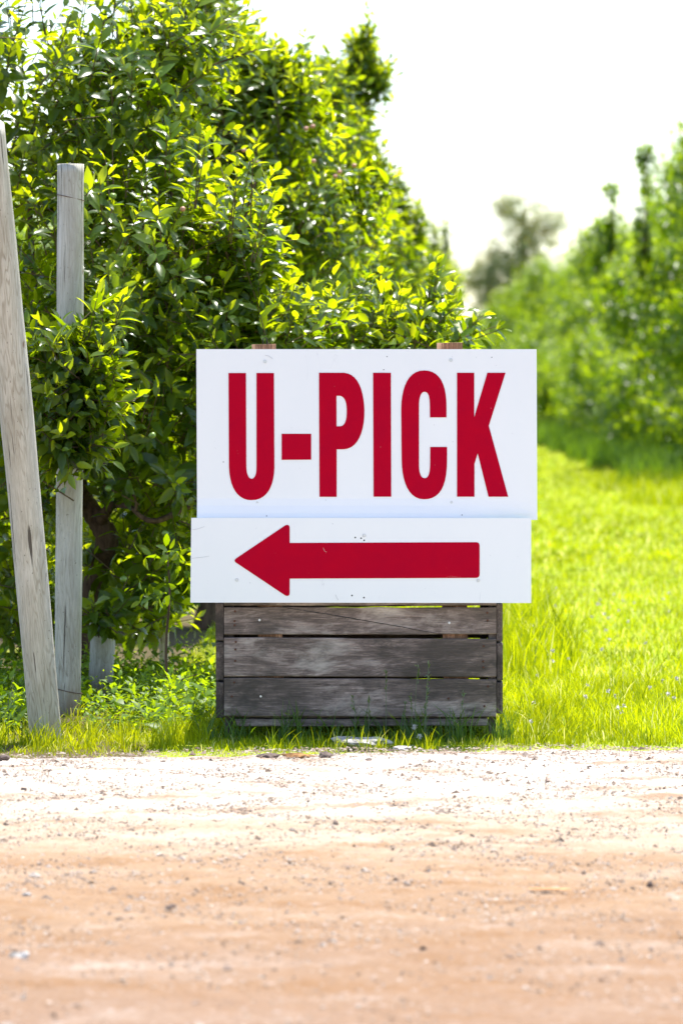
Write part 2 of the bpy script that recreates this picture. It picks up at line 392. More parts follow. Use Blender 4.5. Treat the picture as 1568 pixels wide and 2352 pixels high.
def board(name, c0, c1, y0, y1, mat, parent=None, seg=14, jit=.0012, bev=.003, axis=0):
    """plank between lower-left..: c0=(x0,z0L,z0R), c1=(x1,z1L,z1R): box spanning x0..x1, bottom z0L->z0R, top z1L->z1R, y0..y1, bevelled, rough edged"""
    x0, zb0, zb1 = c0; x1, zt0, zt1 = c1
    pr = []
    for i in range(seg + 1):
        t = i / seg; x = x0 + (x1 - x0) * t
        zb = zb0 + (zb1 - zb0) * t + random.gauss(0, jit) * .6; zt = zt0 + (zt1 - zt0) * t + random.gauss(0, jit) * .6
        dy = random.gauss(0, jit)
        pr.append([(x, y0 + dy, zb + bev), (x, y0 + dy, zt - bev), (x, y0 + bev + dy, zt), (x, y1 - bev + dy, zt), (x, y1 + dy, zt - bev), (x, y1 + dy, zb + bev), (x, y1 - bev + dy, zb), (x, y0 + bev + dy, zb)])
    V = np.array(pr).reshape(-1, 3); o = V.mean(0); V = V - o; F = []
    for i in range(seg):
        for j in range(8):
            F.append((i * 8 + j, i * 8 + (j + 1) % 8, (i + 1) * 8 + (j + 1) % 8, (i + 1) * 8 + j))
    me = np_mesh(name, V, [np.array(F)[:, ::-1], np.array([list(range(8))]), np.array([[seg * 8 + j for j in range(7, -1, -1)]])], mat)
    ob = link(name, me, parent); ob.location = Vector(o) - (parent.location if parent else Vector((0, 0, 0)))
    return ob

# ------------------------------------------------------------------ the wooden bin
def px2x(px, d=D0): return (px - 784) * d / FPX
def py2z(py, d=D0): return CAMH - (py - 870) * d / FPX
BIN = empty('apple_bin', (px2x(824), D0 + .5, 0), 'weathered grey wooden plank bin standing in the grass under the white signs', 'bin')
T_ = .022
xa, xb = px2x(514.6), px2x(1139)
front = []
for k, (tl, tr, bl, br) in enumerate([(1300, 1300, 1391, 1391), (1394.6, 1396, 1458, 1457), (1464.5, 1468, 1553, 1555.5), (1557.5, 1560.5, 1645, 1647.5)]):
    o = board('plank', (xa, py2z(bl), py2z(br)), (xb, py2z(tl), py2z(tr)), D0, D0 + T_, PLANK, BIN)
    front.append(o)
runner = board('runner', (px2x(539), py2z(1670), py2z(1668)), (px2x(1120), py2z(1652.5), py2z(1651)), D0 + .012, D0 + .10, PLANK, BIN)
DB = D0 + 1.03
# far side planks: gaps a little uneven
for (tl, tr, bl, br) in [(1300, 1300, 1398, 1389), (1400, 1396.5, 1468, 1465), (1470, 1469.5, 1561, 1557.2), (1562.5, 1562, 1645, 1645)]:
    board('plank', (px2x(514, DB), py2z(bl, DB), py2z(br, DB)), (px2x(1120, DB), py2z(tl, DB), py2z(tr, DB)), DB - T_, DB, PLANK, BIN)
# end planks, nailed outside, seen on their ends
for (x0p, x1p, spans) in [(495.5, 513.0, [(1296, 1383), (1386.5, 1472), (1475, 1563), (1567, 1648.5)]), (1140.6, 1154, [(1296, 1383), (1387, 1473), (1478, 1562.5), (1567.5, 1640)])]:
    for (a, b) in spans:
        j = random.uniform(-1.2, 1.2)
        board('end_plank', (px2x(x0p + j), py2z(b), py2z(b)), (px2x(x1p + j * .4), py2z(a), py2z(a)), D0 + .002 + random.uniform(0, .006), DB - .001 - random.uniform(0, .01), PLANK_Y, BIN, seg=3)
# inside corner uprights that reach down as legs
for (xl, xr) in [(516, 536), (1122, 1138.4)]:
    for (ya, yb) in [(D0 + T_ + .002, D0 + .075), (DB - .075, DB - T_ - .002)]:
        board('corner_post', (px2x(xl), 0.0, 0.0), (px2x(xr), py2z(1302), py2z(1302)), ya, yb, PLANK_Z, BIN, seg=2)
board('runner', (px2x(539), py2z(1670), py2z(1668)), (px2x(1120), py2z(1652.5), py2z(1651)), DB - .12, DB - .03, PLANK, BIN)
for k in range(9):                                                        # floor boards
    y0 = D0 + T_ + .006 + k * .109
    board('floor_board', (px2x(538), py2z(1650.5), py2z(1650.5)), (px2x(1120), py2z(1640), py2z(1640)), y0, y0 + .103, PLANK, BIN, seg=2)
for k in range(8):                                                        # unseen boards added over the top to darken the plank gaps
    y0 = D0 + .085 + k * .115
    board('shade_lid_board', (xa + .002, py2z(1299.5), py2z(1299.5)), (xb - .002, py2z(1288), py2z(1288)), y0, y0 + .113, PLANK, BIN, seg=2)
def disc(name, px, py, r, y, mat, parent, th=.002, seg=10):
    c = Vector((px2x(px, y), y, py2z(py, y))); a = np.arange(seg) / seg * 2 * np.pi
    V = np.concatenate([np.stack([np.cos(a) * r, np.zeros(seg), np.sin(a) * r], -1), np.stack([np.cos(a) * r * .75, np.full(seg, -th), np.sin(a) * r * .75], -1)])
    F = [np.array([(j, (j + 1) % seg, seg + (j + 1) % seg, seg + j) for j in range(seg)]), np.array([[seg + j for j in range(seg)]])]
    F[0] = F[0]
    o = link(name, np_mesh(name, V, F, mat), parent); pw = Vector((0, 0, 0)); q = parent
    while q: pw += q.location; q = q.parent
    o.location = c - pw; return o
def c4(x, y): return ((x / 1.96 + 500) * .91857, (y / 1.96 + 1480) * .91857)
for pi, pts in [(1, [(172, 95), (170, 143), (170, 163), (1406, 102), (1408, 140)]), (2, [(176, 245), (174, 282), (173, 338), (1388, 265), (1386, 340), (1387, 370)]), (3, [(168, 443), (156, 512), (1410, 463), (1216, 522), (1392, 560)])]:
    for (x, y) in pts: disc('nail', *c4(x, y), .0042, D0 - .0012, RUST, front[pi])
for pi, (x, y) in [(1, (292, 138)), (3, (298, 512)), (1, (1220, 152))]: disc('screw', *c4(x, y), .005, D0 - .0012, SCREW, front[pi])
# long diagonal split across the upper plank
sp = [c4(x, y) for x, y in [(408, 76), (520, 92), (640, 112), (760, 132), (860, 150), (980, 170), (1080, 190), (1180, 206)]]
V, F = tube_np([(px2x(a), D0 - .0005, py2z(b)) for a, b in sp], [.0008, .0016, .0014, .0022, .0013, .0012, .001, .0006], 5)
bl = BIN.location + front[1].location
link('split', np_mesh('split', V - np.array(bl), F, DARKM), front[1])

# ------------------------------------------------------------------ signs
YS1 = D0 - .030; YS2 = D0 - .064      # faces of the two boards
SG = empty('pick_sign', (px2x(842), D0 - .01, 0), 'upper white sign board with red U-PICK lettering on two lumber posts', 'sign')
def sheet(name, corners, yf, th, parent, bend=0.0, ny=24, nx=12, side=0.0):
    """corners TL,TR,BR,BL in picture units; front face at yf; bottom edge flares forward by bend"""
    tl, tr, br, bl_ = [np.array(c, float) for c in corners]
    V = []
    for lay in (0, 1):
        for i in range(ny + 1):
            v = i / ny
            for j in range(nx + 1):
                u = j / nx; p = (tl * (1 - u) + tr * u) * (1 - v) + (bl_ * (1 - u) + br * u) * v
                f = -bend * max(0, (v - .87) / .13) ** 1.7 * min(1, (1 - u) * 3.2 + .08)
                V.append((px2x(p[0], yf), yf + f + lay * th, py2z(p[1], yf)))
    V = np.array(V); n1 = (ny + 1) * (nx + 1); I = np.arange(n1).reshape(ny + 1, nx + 1)
    q = np.stack([I[:-1, :-1], I[1:, :-1], I[1:, 1:], I[:-1, 1:]], -1).reshape(-1, 4)
    F = [q, q[:, ::-1] + n1]
    ring = list(I[0, :]) + list(I[1:, -1]) + list(I[-1, -2::-1]) + list(I[-2:0:-1, 0])
    F.append(np.array([(ring[k], ring[(k + 1) % len(ring)], ring[(k + 1) % len(ring)] + n1, ring[k] + n1) for k in range(len(ring))]))
    o = link(name, np_mesh(name, V - np.array(parent.location), F, SIGN), parent); return o
upper = sheet('panel', [(451, 802), (1231.5, 802), (1233, 1194), (453, 1194)], YS1, .006, SG, bend=.028)
AS = empty('arrow_sign', (px2x(829), D0 - .03, 0), 'lower white sign board with a red arrow pointing left', 'sign')
lower = sheet('panel', [(439.5, 1189.5), (1219, 1190), (1219, 1385), (437.5, 1384)], YS2, .006, AS, ny=8)
def c3(x, y): return (x * .539 + 422.6, y * .539 + 771.6)
def bez(p0, p1, p2, p3, n=10):
    return [tuple((1 - t) ** 3 * np.array(p0) + 3 * (1 - t) ** 2 * t * np.array(p1) + 3 * (1 - t) * t * t * np.array(p2) + t ** 3 * np.array(p3)) for t in np.linspace(0, 1, n + 1)]
def print_shape(name, poly, holes, yf, parent, th=.0006):
    cu = bpy.data.curves.new(name, 'CURVE'); cu.dimensions = '2D'; cu.fill_mode = 'BOTH'; cu.extrude = th
    for pl in [poly] + holes:
        s = cu.splines.new('POLY'); s.points.add(len(pl) - 1); s.use_cyclic_u = True
        for i, (x, y) in enumerate(pl):
            a, b = c3(x, y); s.points[i].co = (px2x(a, yf), py2z(b, yf), 0, 1)
    tmp = bpy.data.objects.new('tmp', cu); COL.objects.link(tmp)
    dg = bpy.context.evaluated_depsgraph_get(); me = bpy.data.meshes.new_from_object(tmp.evaluated_get(dg))
    bpy.data.objects.remove(tmp); bpy.data.curves.remove(cu)
    me.name = name; me.transform(Matrix.Rotation(R(90), 4, 'X')); me.transform(Matrix.Translation(Vector((0, yf - th - .0006, 0)) - parent.location))
    me.materials.clear(); me.materials.append(RED)
    o = link(name, me, parent); return o
Up = [(190, 158), (264, 158), (265.5, 545)] + bez((266, 560), (267, 592), (276, 608), (288, 608.5)) + bez((288, 608.5), (301, 608), (309, 592), (309, 560)) + [(309, 158), (383, 158), (385, 545)] + bez((385, 560), (384, 645), (350, 700), (288, 700)) + bez((288, 700), (228, 700), (195, 645), (192, 560))
print_shape('letter', Up, [], YS1, SG)
print_shape('hyphen', [(416, 417), (541.5, 417), (541.5, 527), (416, 528)], [], YS1, SG)
Pp = [(575, 157), (668, 157)] + bez((680, 157), (742, 160), (766, 235), (768, 320)) + bez((768, 320), (768, 405), (742, 482), (678, 483)) + [(650, 483), (650, 685.5), (577, 685.5)]
Ph = [(649, 255), (662, 255)] + bez((662, 255), (684, 257), (693, 280), (693, 320)) + bez((693, 320), (693, 362), (684, 384), (664, 385)) + [(649.5, 385)]
print_shape('letter', Pp, [Ph], YS1, SG)
print_shape('letter', [(805, 157), (880.5, 157), (882, 685), (807, 685)], [], YS1, SG)
Cp = [(1117, 347), (1047, 347), (1046.5, 300)] + bez((1046, 285), (1045, 252), (1038, 238), (1023, 238)) + bez((1023, 238), (1008, 238), (1000, 262), (1000, 300)) + [(1000, 540)] + bez((1000, 545), (1000, 586), (1008, 605.5), (1024, 606)) + bez((1024, 606), (1040, 606), (1047, 588), (1047.5, 545)) + [(1048, 473), (1119.5, 473), (1119.5, 520)] + bez((1119.5, 530), (1119, 640), (1090, 696), (1022, 696)) + bez((1022, 696), (955, 696), (928, 620), (926.5, 530)) + [(924.5, 320)] + bez((924.5, 310), (926, 215), (956, 147), (1022, 147)) + bez((1022, 147), (1088, 147), (1117, 205), (1117, 300))
print_shape('letter', Cp, [], YS1, SG)
print_shape('letter', [(1162, 157), (1235, 157), (1235, 347), (1291, 157), (1368, 157), (1297, 383), (1379.5, 685), (1296, 685), (1250, 500), (1236, 545), (1236, 685), (1162, 685)], [], YS1, SG)
Ap = bez((222, 966), (214, 960), (214, 954), (222, 948), 5) + [(430, 808)] + bez((432, 807), (440, 802), (450, 806), (450, 816), 5) + [(450, 882), (1242, 879)] + bez((1242, 879), (1254, 879), (1257.5, 884), (1258, 895), 5) + [(1258, 1014)] + bez((1258, 1014), (1257.5, 1027), (1252, 1031), (1240, 1031), 5) + [(450, 1034), (450, 1096)] + bez((450, 1096), (450, 1108), (441, 1111), (430, 1105), 5)
print_shape('arrow', Ap, [], YS2, AS)
for (x, y) in [(345, 109), (1136, 103)]: disc('screw', *c3(x, y), .0062, YS1 - .0005, SCREW, SG, th=.0028, seg=14)
for (x, y) in [(312, 711), (1138, 709)]: disc('screw', *c3(x, y), .0062, YS1 - .0005, SCREW, SG, th=.0028, seg=14)
for (x, y) in [(767, 850), (225, 1039), (1252, 1042)]: disc('screw', *c3(x, y), .0062, YS2 - .0005, SCREW, AS, th=.0028, seg=14)
for (x, y) in [(729, 859), (754, 862), (767, 871), (715, 1106), (766, 1115)]: disc('screw_hole', *c3(x, y), .0030, YS2 - .0003, DARKM, AS, th=.0004)
for (x, y) in [(850, 144), (352, 767), (1183, 763), (864, 88), (1310, 91), (168, 537)]: disc('screw_hole', *c3(x, y), .0019, YS1 - .022 if y > 750 else YS1 - .0003, DARKM, SG, th=.0004)
# dark scuffs on the sheets (marks in the paint)
def scuff(pts, yf, r, mat, parent):
    V, F = tube_np([(px2x(c3(x, y)[0], yf), yf - .0011, py2z(c3(x, y)[1], yf)) for x, y in pts], r, 4)
    link('scuff', np_mesh('scuff', V - np.array(parent.location), F, mat), parent)
GREYM = solid('scuff_grey', (.40, .40, .42), .8); PALEM = solid('scuff_pale', (.75, .62, .60), .7)
scuff([(603, 697), (606, 712), (622, 722), (645, 716), (660, 726), (690, 731), (715, 735)], YS1, .0007, GREYM, SG)
scuff([(640, 711), (668, 712), (695, 721)], YS1, .0006, GREYM, SG)
scuff([(345, 82), (362, 86), (378, 98)], YS1, .0005, GREYM, SG)
scuff([(322, 884), (319, 910), (312, 935), (300, 958)], YS2, .0006, PALEM, AS)
scuff([(593, 902), (598, 916), (607, 921)], YS2, .0011, PALEM, AS)
scuff([(1115, 1030), (1135, 1024), (1150, 1026), (1178, 1028)], YS2, .0008, PALEM, AS)
scuff([(1160, 996), (1178, 992), (1180, 976)], YS2, .0006, PALEM, AS)
scuff([(32, 948), (70, 944), (108, 938)], YS2, .0004, GREYM, AS)
scuff([(34, 826), (60, 822), (88, 812)], YS2, .0004, GREYM, AS)
scuff([(645, 1102), (650, 1114), (657, 1126)], YS2, .0005, GREYM, AS)
# posts of the sign (lumber), inside the bin, reach above the board
for (t0, t1, b0, b1) in [(578, 633, 596, 652), (1003, 1062, 1020, 1077)]:
    yp = D0 + T_ + .004
    zt = py2z(787.5 if t0 > 900 else 791, YS1 + .04)
    x0, x1, x2, x3 = px2x(t0), px2x(t1), px2x(b0), px2x(b1)
    V = np.array([(x2, yp, .12), (x3, yp, .12), (x3, yp + .038, .12), (x2, yp + .038, .12), (x0, D0 - .021, zt), (x1, D0 - .021, zt + .001), (x1, D0 + .017, zt + .002), (x0, D0 + .017, zt)])
    F = np.array([(0, 1, 5, 4), (1, 2, 6, 5), (2, 3, 7, 6), (3, 0, 4, 7), (4, 5, 6, 7), (3, 2, 1, 0)])
    V[0:2, 1] = yp; V[2:4, 1] = yp + .038
    # straight, upright studs standing behind the front planks; the boards are packed out to them
    V[4:6, 1] = yp; V[6:8, 1] = yp + .038
    link('post', np_mesh('post', V - np.array(SG.location), F, STUD), SG)
    pk = np.array([(x0 + .008, YS1 + .0075, zt - .95), (x1 - .008, YS1 + .0075, zt - .95), (x1 - .008, yp - .001, zt - .95), (x0 + .008, yp - .001, zt - .95), (x0 + .008, YS1 + .0075, zt - .04), (x1 - .008, YS1 + .0075, zt - .04), (x1 - .008, yp - .001, zt - .04), (x0 + .008, yp - .001, zt - .04)])
    pk[:4, 2] = py2z(1292)
    link('spacer', np_mesh('spacer', pk - np.array(SG.location), F, STUD), SG)
    pk2 = pk.copy(); pk2[:4, 2] = py2z(1290); 
# dark clip on top of the left post
V, F = merge([tube_np([(px2x(604), D0 + .03, py2z(794)), (px2x(604), D0 + .03, py2z(777)), (px2x(612), D0 + .03, py2z(776)), (px2x(613), D0 + .03, py2z(792))], .0022, 5)])
link('wire_loop', np_mesh('wire_loop', V - np.array(SG.location), F, DARKM), SG)

# ------------------------------------------------------------------ round wooden posts
def log(name, pbase, ptop, rb, rt, mat, label, lean_y=0, seg=40, rings=60, top_cut=0.0, group='round wooden orchard posts'):
    pb, pt = np.array(pbase), np.array(ptop)
    L = np.linalg.norm(pt - pb); ax = (pt - pb) / L
    a = np.arange(seg) / seg * 2 * np.pi; V = []
    ph = rng.uniform(0, 6, 4)
    for i in range(rings + 1):
        t = i / rings; c = np.array([0, 0, L * t])
        c[0] += .004 * math.sin(t * 5 + ph[0]); r = rb + (rt - rb) * t
        rr = r * (1 + .025 * np.sin(2 * a + ph[1] + t * 2) + .018 * np.sin(3 * a + ph[2] - t * 5) + .012 * math.sin(t * 23 + ph[3]) + rng.normal(0, .004, seg))
        z = L * t + (top_cut * np.cos(a) if i == rings else 0)
        V.append(np.stack([c[0] + np.cos(a) * rr, np.sin(a) * rr, np.zeros(seg) + z], -1))
    V = np.concatenate(V); F = [np.array([(i * seg + j, i * seg + (j + 1) % seg, (i + 1) * seg + (j + 1) % seg, (i + 1) * seg + j) for i in range(rings) for j in range(seg)]), np.array([[rings * seg + j for j in range(seg)]])]
    o = link(name, np_mesh(name, V, F, mat, smooth=False), loc=pb)
    o.data.polygons.foreach_set('use_smooth', np.array([True] * (rings * seg) + [False]))
    o.rotation_euler = Vector(ax).to_track_quat('Z', 'Y').to_euler()
    return tag(o, label, 'post', group)
PM1, PM2 = post_mat('grey_log_a', 0), post_mat('grey_log_b', 4)
p1b = P(110, 1712, 15.35); p1b.z = -.03; d1 = 15.35
l1 = log('wooden_post', p1b, P(-28, 283, 14.5), .0575, .062, PM1, 'pale grey round post leaning left at the left edge of the picture', top_cut=-.01)
# long drying crack on the leaning post
def crack(o, pts, r):
    inv = o.rotation_euler.to_matrix().inverted(); V, F = tube_np(pts, r, 5); V = np.array([inv @ (Vector(v) - o.location) for v in V])
    link('crack', np_mesh('crack', V, F, DARKM), o)
def on_log(px, py, base=P(110, 1712, 15.35), top=P(-28, 283, 14.5), r=.060):
    # point on the front of the leaning log at picture position
    t = (1712 - py) / (1712 - 283); c = base.lerp(top, t); d = c.y; dx = (px - 784) * d / FPX - c.x; dy = math.sqrt(max(r * r - dx * dx, 0)); return (c.x + dx, d - dy - .0002, c.z)
cp = [(38, 1100), (44, 1170), (52, 1240), (62, 1300), (80, 1370), (88, 1440), (96, 1500), (112, 1560), (124, 1625)]
crack(l1, [on_log(*q) for q in cp], [.0006, .0009, .001, .001, .0018, .0028, .0022, .0012, .0006])
crack(l1, [on_log(*q) for q in [(24, 1090), (32, 1200), (42, 1300), (55, 1420)]], [.0005, .0009, .0009, .0005])
b2 = P(156, 1655, 16.5); b2.z = -.02
l2 = log('wooden_post', b2, P(163.5, 377, 16.5), .050, .052, PM2, 'upright flat-topped grey post behind the leaning post, leaves across its middle')
for dz in (.115, 2.02):                                                 # rings worn or wired round the post
    V, F = tube_np([(math.cos(a) * .0555, math.sin(a) * .0555, dz + .012 * math.sin(a)) for a in np.linspace(0, 2 * math.pi, 28)], .0014, 5)
    link('wire_ring', np_mesh('wire_ring', V, F, RUST), l2)
b3 = P(234, 1592, 17.7); b3.z = -.02
log('wooden_post', b3, P(234, 1425, 17.6), .051, .052, PM2, 'short grey post stump under the apple tree, right of the two tall posts', rings=16)
b4 = P(376, 1535, 19.2); b4.z = -.02
log('wooden_post', b4, P(382, 1180, 19.2), .021, .021, PM1, 'thin grey stake deep in the shade under the apple tree', rings=20, seg=16)

# ------------------------------------------------------------------ leaves
def leaf_template(hi=True):
    if hi:
        u = [0, .22, .5, .78, 1]; wv = [0, .78, 1, .62, 0]
        V = [(x, 0) for x in u] + [(u[i], wv[i]) for i in (1, 2, 3)] + [(u[i], -wv[i]) for i in (1, 2, 3)]
        F = [(0, 5, 1), (1, 5, 6), (1, 6, 2), (2, 6, 7), (2, 7, 3), (3, 7, 4), (0, 1, 8), (1, 9, 8), (1, 2, 9), (2, 10, 9), (2, 3, 10), (3, 4, 10)]
        F = [(a, c, b) for a, b, c in F]
    else:
        V = [(0, 0), (.5, 0), (1, 0), (.45, 1), (.45, -1)]
        F = [(0, 1, 3), (1, 2, 3), (0, 4, 1), (1, 4, 2)]
    return np.array(V, float), np.array(F)
LH, LL = leaf_template(True), leaf_template(False)
def leaves_geo(Pp_, A, Nn, L, Wd, tmpl, fold=.35, curl=.25):
    tv, tf = tmpl; n = len(Pp_); A = nrm(A); Nn = nrm(Nn - (Nn * A).sum(-1, keepdims=True) * A); S = np.cross(A, Nn)
    u = tv[:, 0][None, :, None]; v = tv[:, 1][None, :, None]
    cu = (curl * (.3 + rng.random(n) * 1.3))[:, None, None]; fo = (fold * (.4 + rng.random(n)))[:, None, None]
    L = L[:, None, None]; Wd = Wd[:, None, None] * .5
    V = Pp_[:, None] + A[:, None] * (L * u) + S[:, None] * (Wd * v) + Nn[:, None] * (np.abs(v) * Wd * fo - cu * L * u * u)
    F = (tf[None] + len(tv) * np.arange(n)[:, None, None]).reshape(-1, 3)
    return V.reshape(-1, 3), F
GA = 2.39996
def twigs_to_leaves(O, Dd, ln, k, L0, spread=1.0, jit=.3):
    """k leaves along each twig; returns arrays pos, axis, normal, length, width, tone, young"""
    n = len(O); t = (np.arange(k)[None] + rng.random((n, k)) * .6) / k; t = np.clip(.12 + t * .92, 0, 1)
    ref = np.where(np.abs(Dd[:, 2:3]) > .9, np.array([[1, 0, 0.]]), np.array([[0, 0, 1.]]))
    s = nrm(np.cross(Dd, ref)); b = np.cross(s, Dd)
    ph = (np.arange(k)[None] * GA + rng.random((n, 1)) * 6.28 + rng.normal(0, .3, (n, k)))
    rad = np.cos(ph)[..., None] * s[:, None] + np.sin(ph)[..., None] * b[:, None]
    pos = O[:, None] + Dd[:, None] * (ln[:, None] * t)[..., None]
    el = (1.15 - .75 * t ** 2)[..., None] * spread                       # opening angle from the twig
    ax = Dd[:, None] * np.cos(el) + rad * np.sin(el) + rng.normal(0, .16, (n, k, 3)); ax[..., 2] -= .18 * (1 - t)
    nm = Dd[:, None] * 1.0 - rad * .35 + np.array([0, 0, .55]) + rng.normal(0, jit, (n, k, 3))
    sz = L0 * (1.05 - .42 * t ** 3) * rng.uniform(.48, 1.18, (n, k))
    yg = np.clip((t - .36 + .3 * (rng.random((n, 1)) - .5)) * 2.4, 0, 1) * rng.uniform(.35, 1, (n, k)) * (rng.random((n, 1)) < .85)
    tone = np.clip(rng.random((n, 1)) * .55 + rng.random((n, k)) * .45, 0, 1)
    f = lambda a: a.reshape(-1, a.shape[-1]) if a.ndim == 3 else a.ravel()
    return [f(pos + rad * .006), f(ax), f(nm), f(sz), f(sz * rng.uniform(.36, .5, (n, k))), f(tone), f(yg)]
def lobe_points(lobes, n, shell=.55):
    """lobes: centre (3), radii (3), weight"""
    w_ = np.array([l[2] for l in lobes], float); w_ /= w_.sum(); which = rng.choice(len(lobes), n, p=w_)
    C = np.array([l[0] for l in lobes])[which]; Rr = np.array([l[1] for l in lobes])[which]
    d = nrm(rng.normal(0, 1, (n, 3))); r = (shell + (1 - shell) * rng.random(n)) ** .8
    deep = rng.random(n) < .35; r = np.where(deep, rng.random(n) ** .5, r)
    lump = 1 + .26 * np.sin(d[:, 0] * 5 + which) * np.cos(d[:, 2] * 6 + d[:, 1] * 4 + which * 2) + .08 * np.sin(d[:, 0] * 13 + d[:, 2] * 11)
    return C + d * Rr * (r * lump)[:, None], d
def sticks(O, E, r0, r1):
    n = len(O); ax = nrm(E - O); ref = np.where(np.abs(ax[:, 2:3]) > .9, np.array([[1, 0, 0.]]), np.array([[0, 0, 1.]])); s = nrm(np.cross(ax, ref)); b = np.cross(s, ax)
    V = []
    for (c, r) in ((O, r0), (E, r1)):
        for k in range(3):
            a = k * 2.094; V.append(c + (s * math.cos(a) + b * math.sin(a)) * r)
    V = np.stack(V, 1); T = np.array([(0, 1, 4, 3), (1, 2, 5, 4), (2, 0, 3, 5)])
    return V.reshape(-1, 3), (T[None] + 6 * np.arange(n)[:, None, None]).reshape(-1, 4)
def crown(root, lobes, ntw, k, L0, mat, tmpl, ln=(.14, .34), up=.55, n_parts=0, extra=None, shell=.55, trunk=None, fold=.35, keep=None):
    """leafy twigs through the crown's lobes; returns leaf data"""
    lobes = [(c_, np.array(r_) * np.array([1, .72, 1]), w0) for c_, r_, w0 in lobes]
    O, d = lobe_points(lobes, ntw, shell)
    if trunk is not None:
        O = O[O[:, 2] > .12]; d = d[:len(O)]
    D = nrm(d * .75 + np.array([0, 0, up]) + rng.normal(0, .4, (len(O), 3))); l = rng.uniform(*ln, len(O))
    if extra is not None:
        O = np.vstack([O, extra[0]]); D = np.vstack([D, nrm(extra[1])]); l = np.concatenate([l, extra[2]])
    O = O - D * (l * .5)[:, None]
    if keep is not None:
        m_ = keep(O + D * l[:, None]); O, D, l = O[m_], D[m_], l[m_]
    dat = twigs_to_leaves(O, D, l, k, L0)
    org = np.array(root.location)
    if n_parts:
        pos = dat[0]; px = 784 + pos[:, 0] * FPX / pos[:, 1]; py = 870 - (pos[:, 2] - CAMH) * FPX / pos[:, 1]
        vis = (px > 5) & (px < 1560) & (py > 5) & (py < 2300) & ~((px > 440) & (px < 1232) & (py > 800))
        cell = (px // 26).astype(int) * 1000 + (py // 40).astype(int)
        order = np.argsort(np.where(vis, pos[:, 1], 1e9)); seen = {}; pick = []
        for i in order:
            if not vis[i]: break
            c_ = cell[i]
            if seen.get(c_, 0) < 1: seen[c_] = seen.get(c_, 0) + 1; pick.append(i)
            if len(pick) >= n_parts: break
        pick = np.array(pick); mask = np.ones(len(pos), bool); mask[pick] = False
        var = []
        for q in range(8):
            V, F = leaves_geo(np.zeros((1, 3)), np.array([[1., 0, 0]]), np.array([[0, 0, 1.]]), np.array([1.]), np.array([.40]), tmpl, fold, .25)
            var.append(np_mesh('leaf', V, F, mat, tone=np.full(len(V), (q % 4) / 3), young=np.full(len(V), [0, 0, .2, .5, .8, 1, .1, .35][q]), smooth=True))
        for i in pick:
            A = Vector(dat[1][i]).normalized(); Nn = Vector(dat[2][i]); Nn = (Nn - A * Nn.dot(A)).normalized(); S = A.cross(Nn)
            q = int(np.clip(dat[6][i] * 5, 0, 5)) if dat[6][i] > .1 else random.choice([0, 1, 6])
            o = link('leaf', var[q], root); Lf = dat[3][i]
            M = Matrix((A, -S, Nn)).transposed().to_4x4(); M = Matrix.Translation(Vector(pos[i]) - root.location) @ M @ Matrix.Scale(Lf, 4)
            o.matrix_local = M
        dat_rest = [a[mask] for a in dat]
    else: dat_rest = dat
    V, F = leaves_geo(*dat_rest[:5], tmpl, fold)
    nv = len(tmpl[0])
    o = link('foliage', np_mesh('foliage', V - org, F, mat, tone=np.repeat(dat_rest[5], nv), young=np.repeat(dat_rest[6], nv), smooth=True), root)
    o['kind'] = 'stuff'
    V, F = sticks(O, O + D * l[:, None], .0035, .0016)
    t = link('twigs', np_mesh('twigs', V - org, F, TWIG), root); t['kind'] = 'stuff'
    return O, D, l
def pl(cx, cy, d, rx, ry, rd, wgt=1.0):
    c = P(cx, cy, d); return (np.array(c), np.array([rx * d / FPX, rd, ry * d / FPX]), wgt)
def limb_mesh(parts, root, name='trunk', mat=BARK):
    V, F = merge(parts); return link(name, np_mesh(name, V - np.array(root.location), F, mat, smooth=True), root)
def limb(pts, r, seg=10, noise=.05): 
    c = catmull([tuple(P(*p)) for p in pts], 5); rr = np.interp(np.linspace(0, 1, len(c)), np.linspace(0, 1, len(r)), r); return tube_np(c, rr, seg, noise)

# ---- nearest apple tree
base1 = P(196, 1560, 18.4); base1.z = 0
T1 = empty('apple_tree', base1, 'nearest apple tree with crooked trunk behind the two grey posts, leaves in focus', 'tree')
lobes1 = [pl(40, 300, 18.3, 250, 300, 1.0, .95), pl(300, 300, 18.4, 205, 300, 1.0, 1.5), pl(420, 110, 18.6, 100, 110, .7, .5),
          pl(300, 610, 17.8, 270, 240, 1.1, 1.5), pl(550, 600, 17.9, 75, 190, .5, .5), pl(110, 900, 17.9, 260, 270, .9, 1.2),
          pl(370, 980, 17.9, 190, 300, .9, 1.4), pl(165, 900, 16.3, 95, 215, .16, .9), pl(760, 790, 18.4, 300, 95, .7, 1.1), pl(560, 760, 17.8, 200, 110, .7, .7),
          pl(330, 1300, 18.0, 130, 130, .7, .6), pl(30, 1180, 18.6, 160, 260, .9, .7), pl(960, 800, 18.2, 130, 95, .6, .35), pl(700, 1000, 18.6, 400, 180, .7, .8), pl(240, 1405, 17.45, 70, 28, .12, .13), pl(70, 1400, 18.6, 120, 110, .7, .4), pl(330, 1400, 18.8, 90, 80, .5, .3)]
ex = []
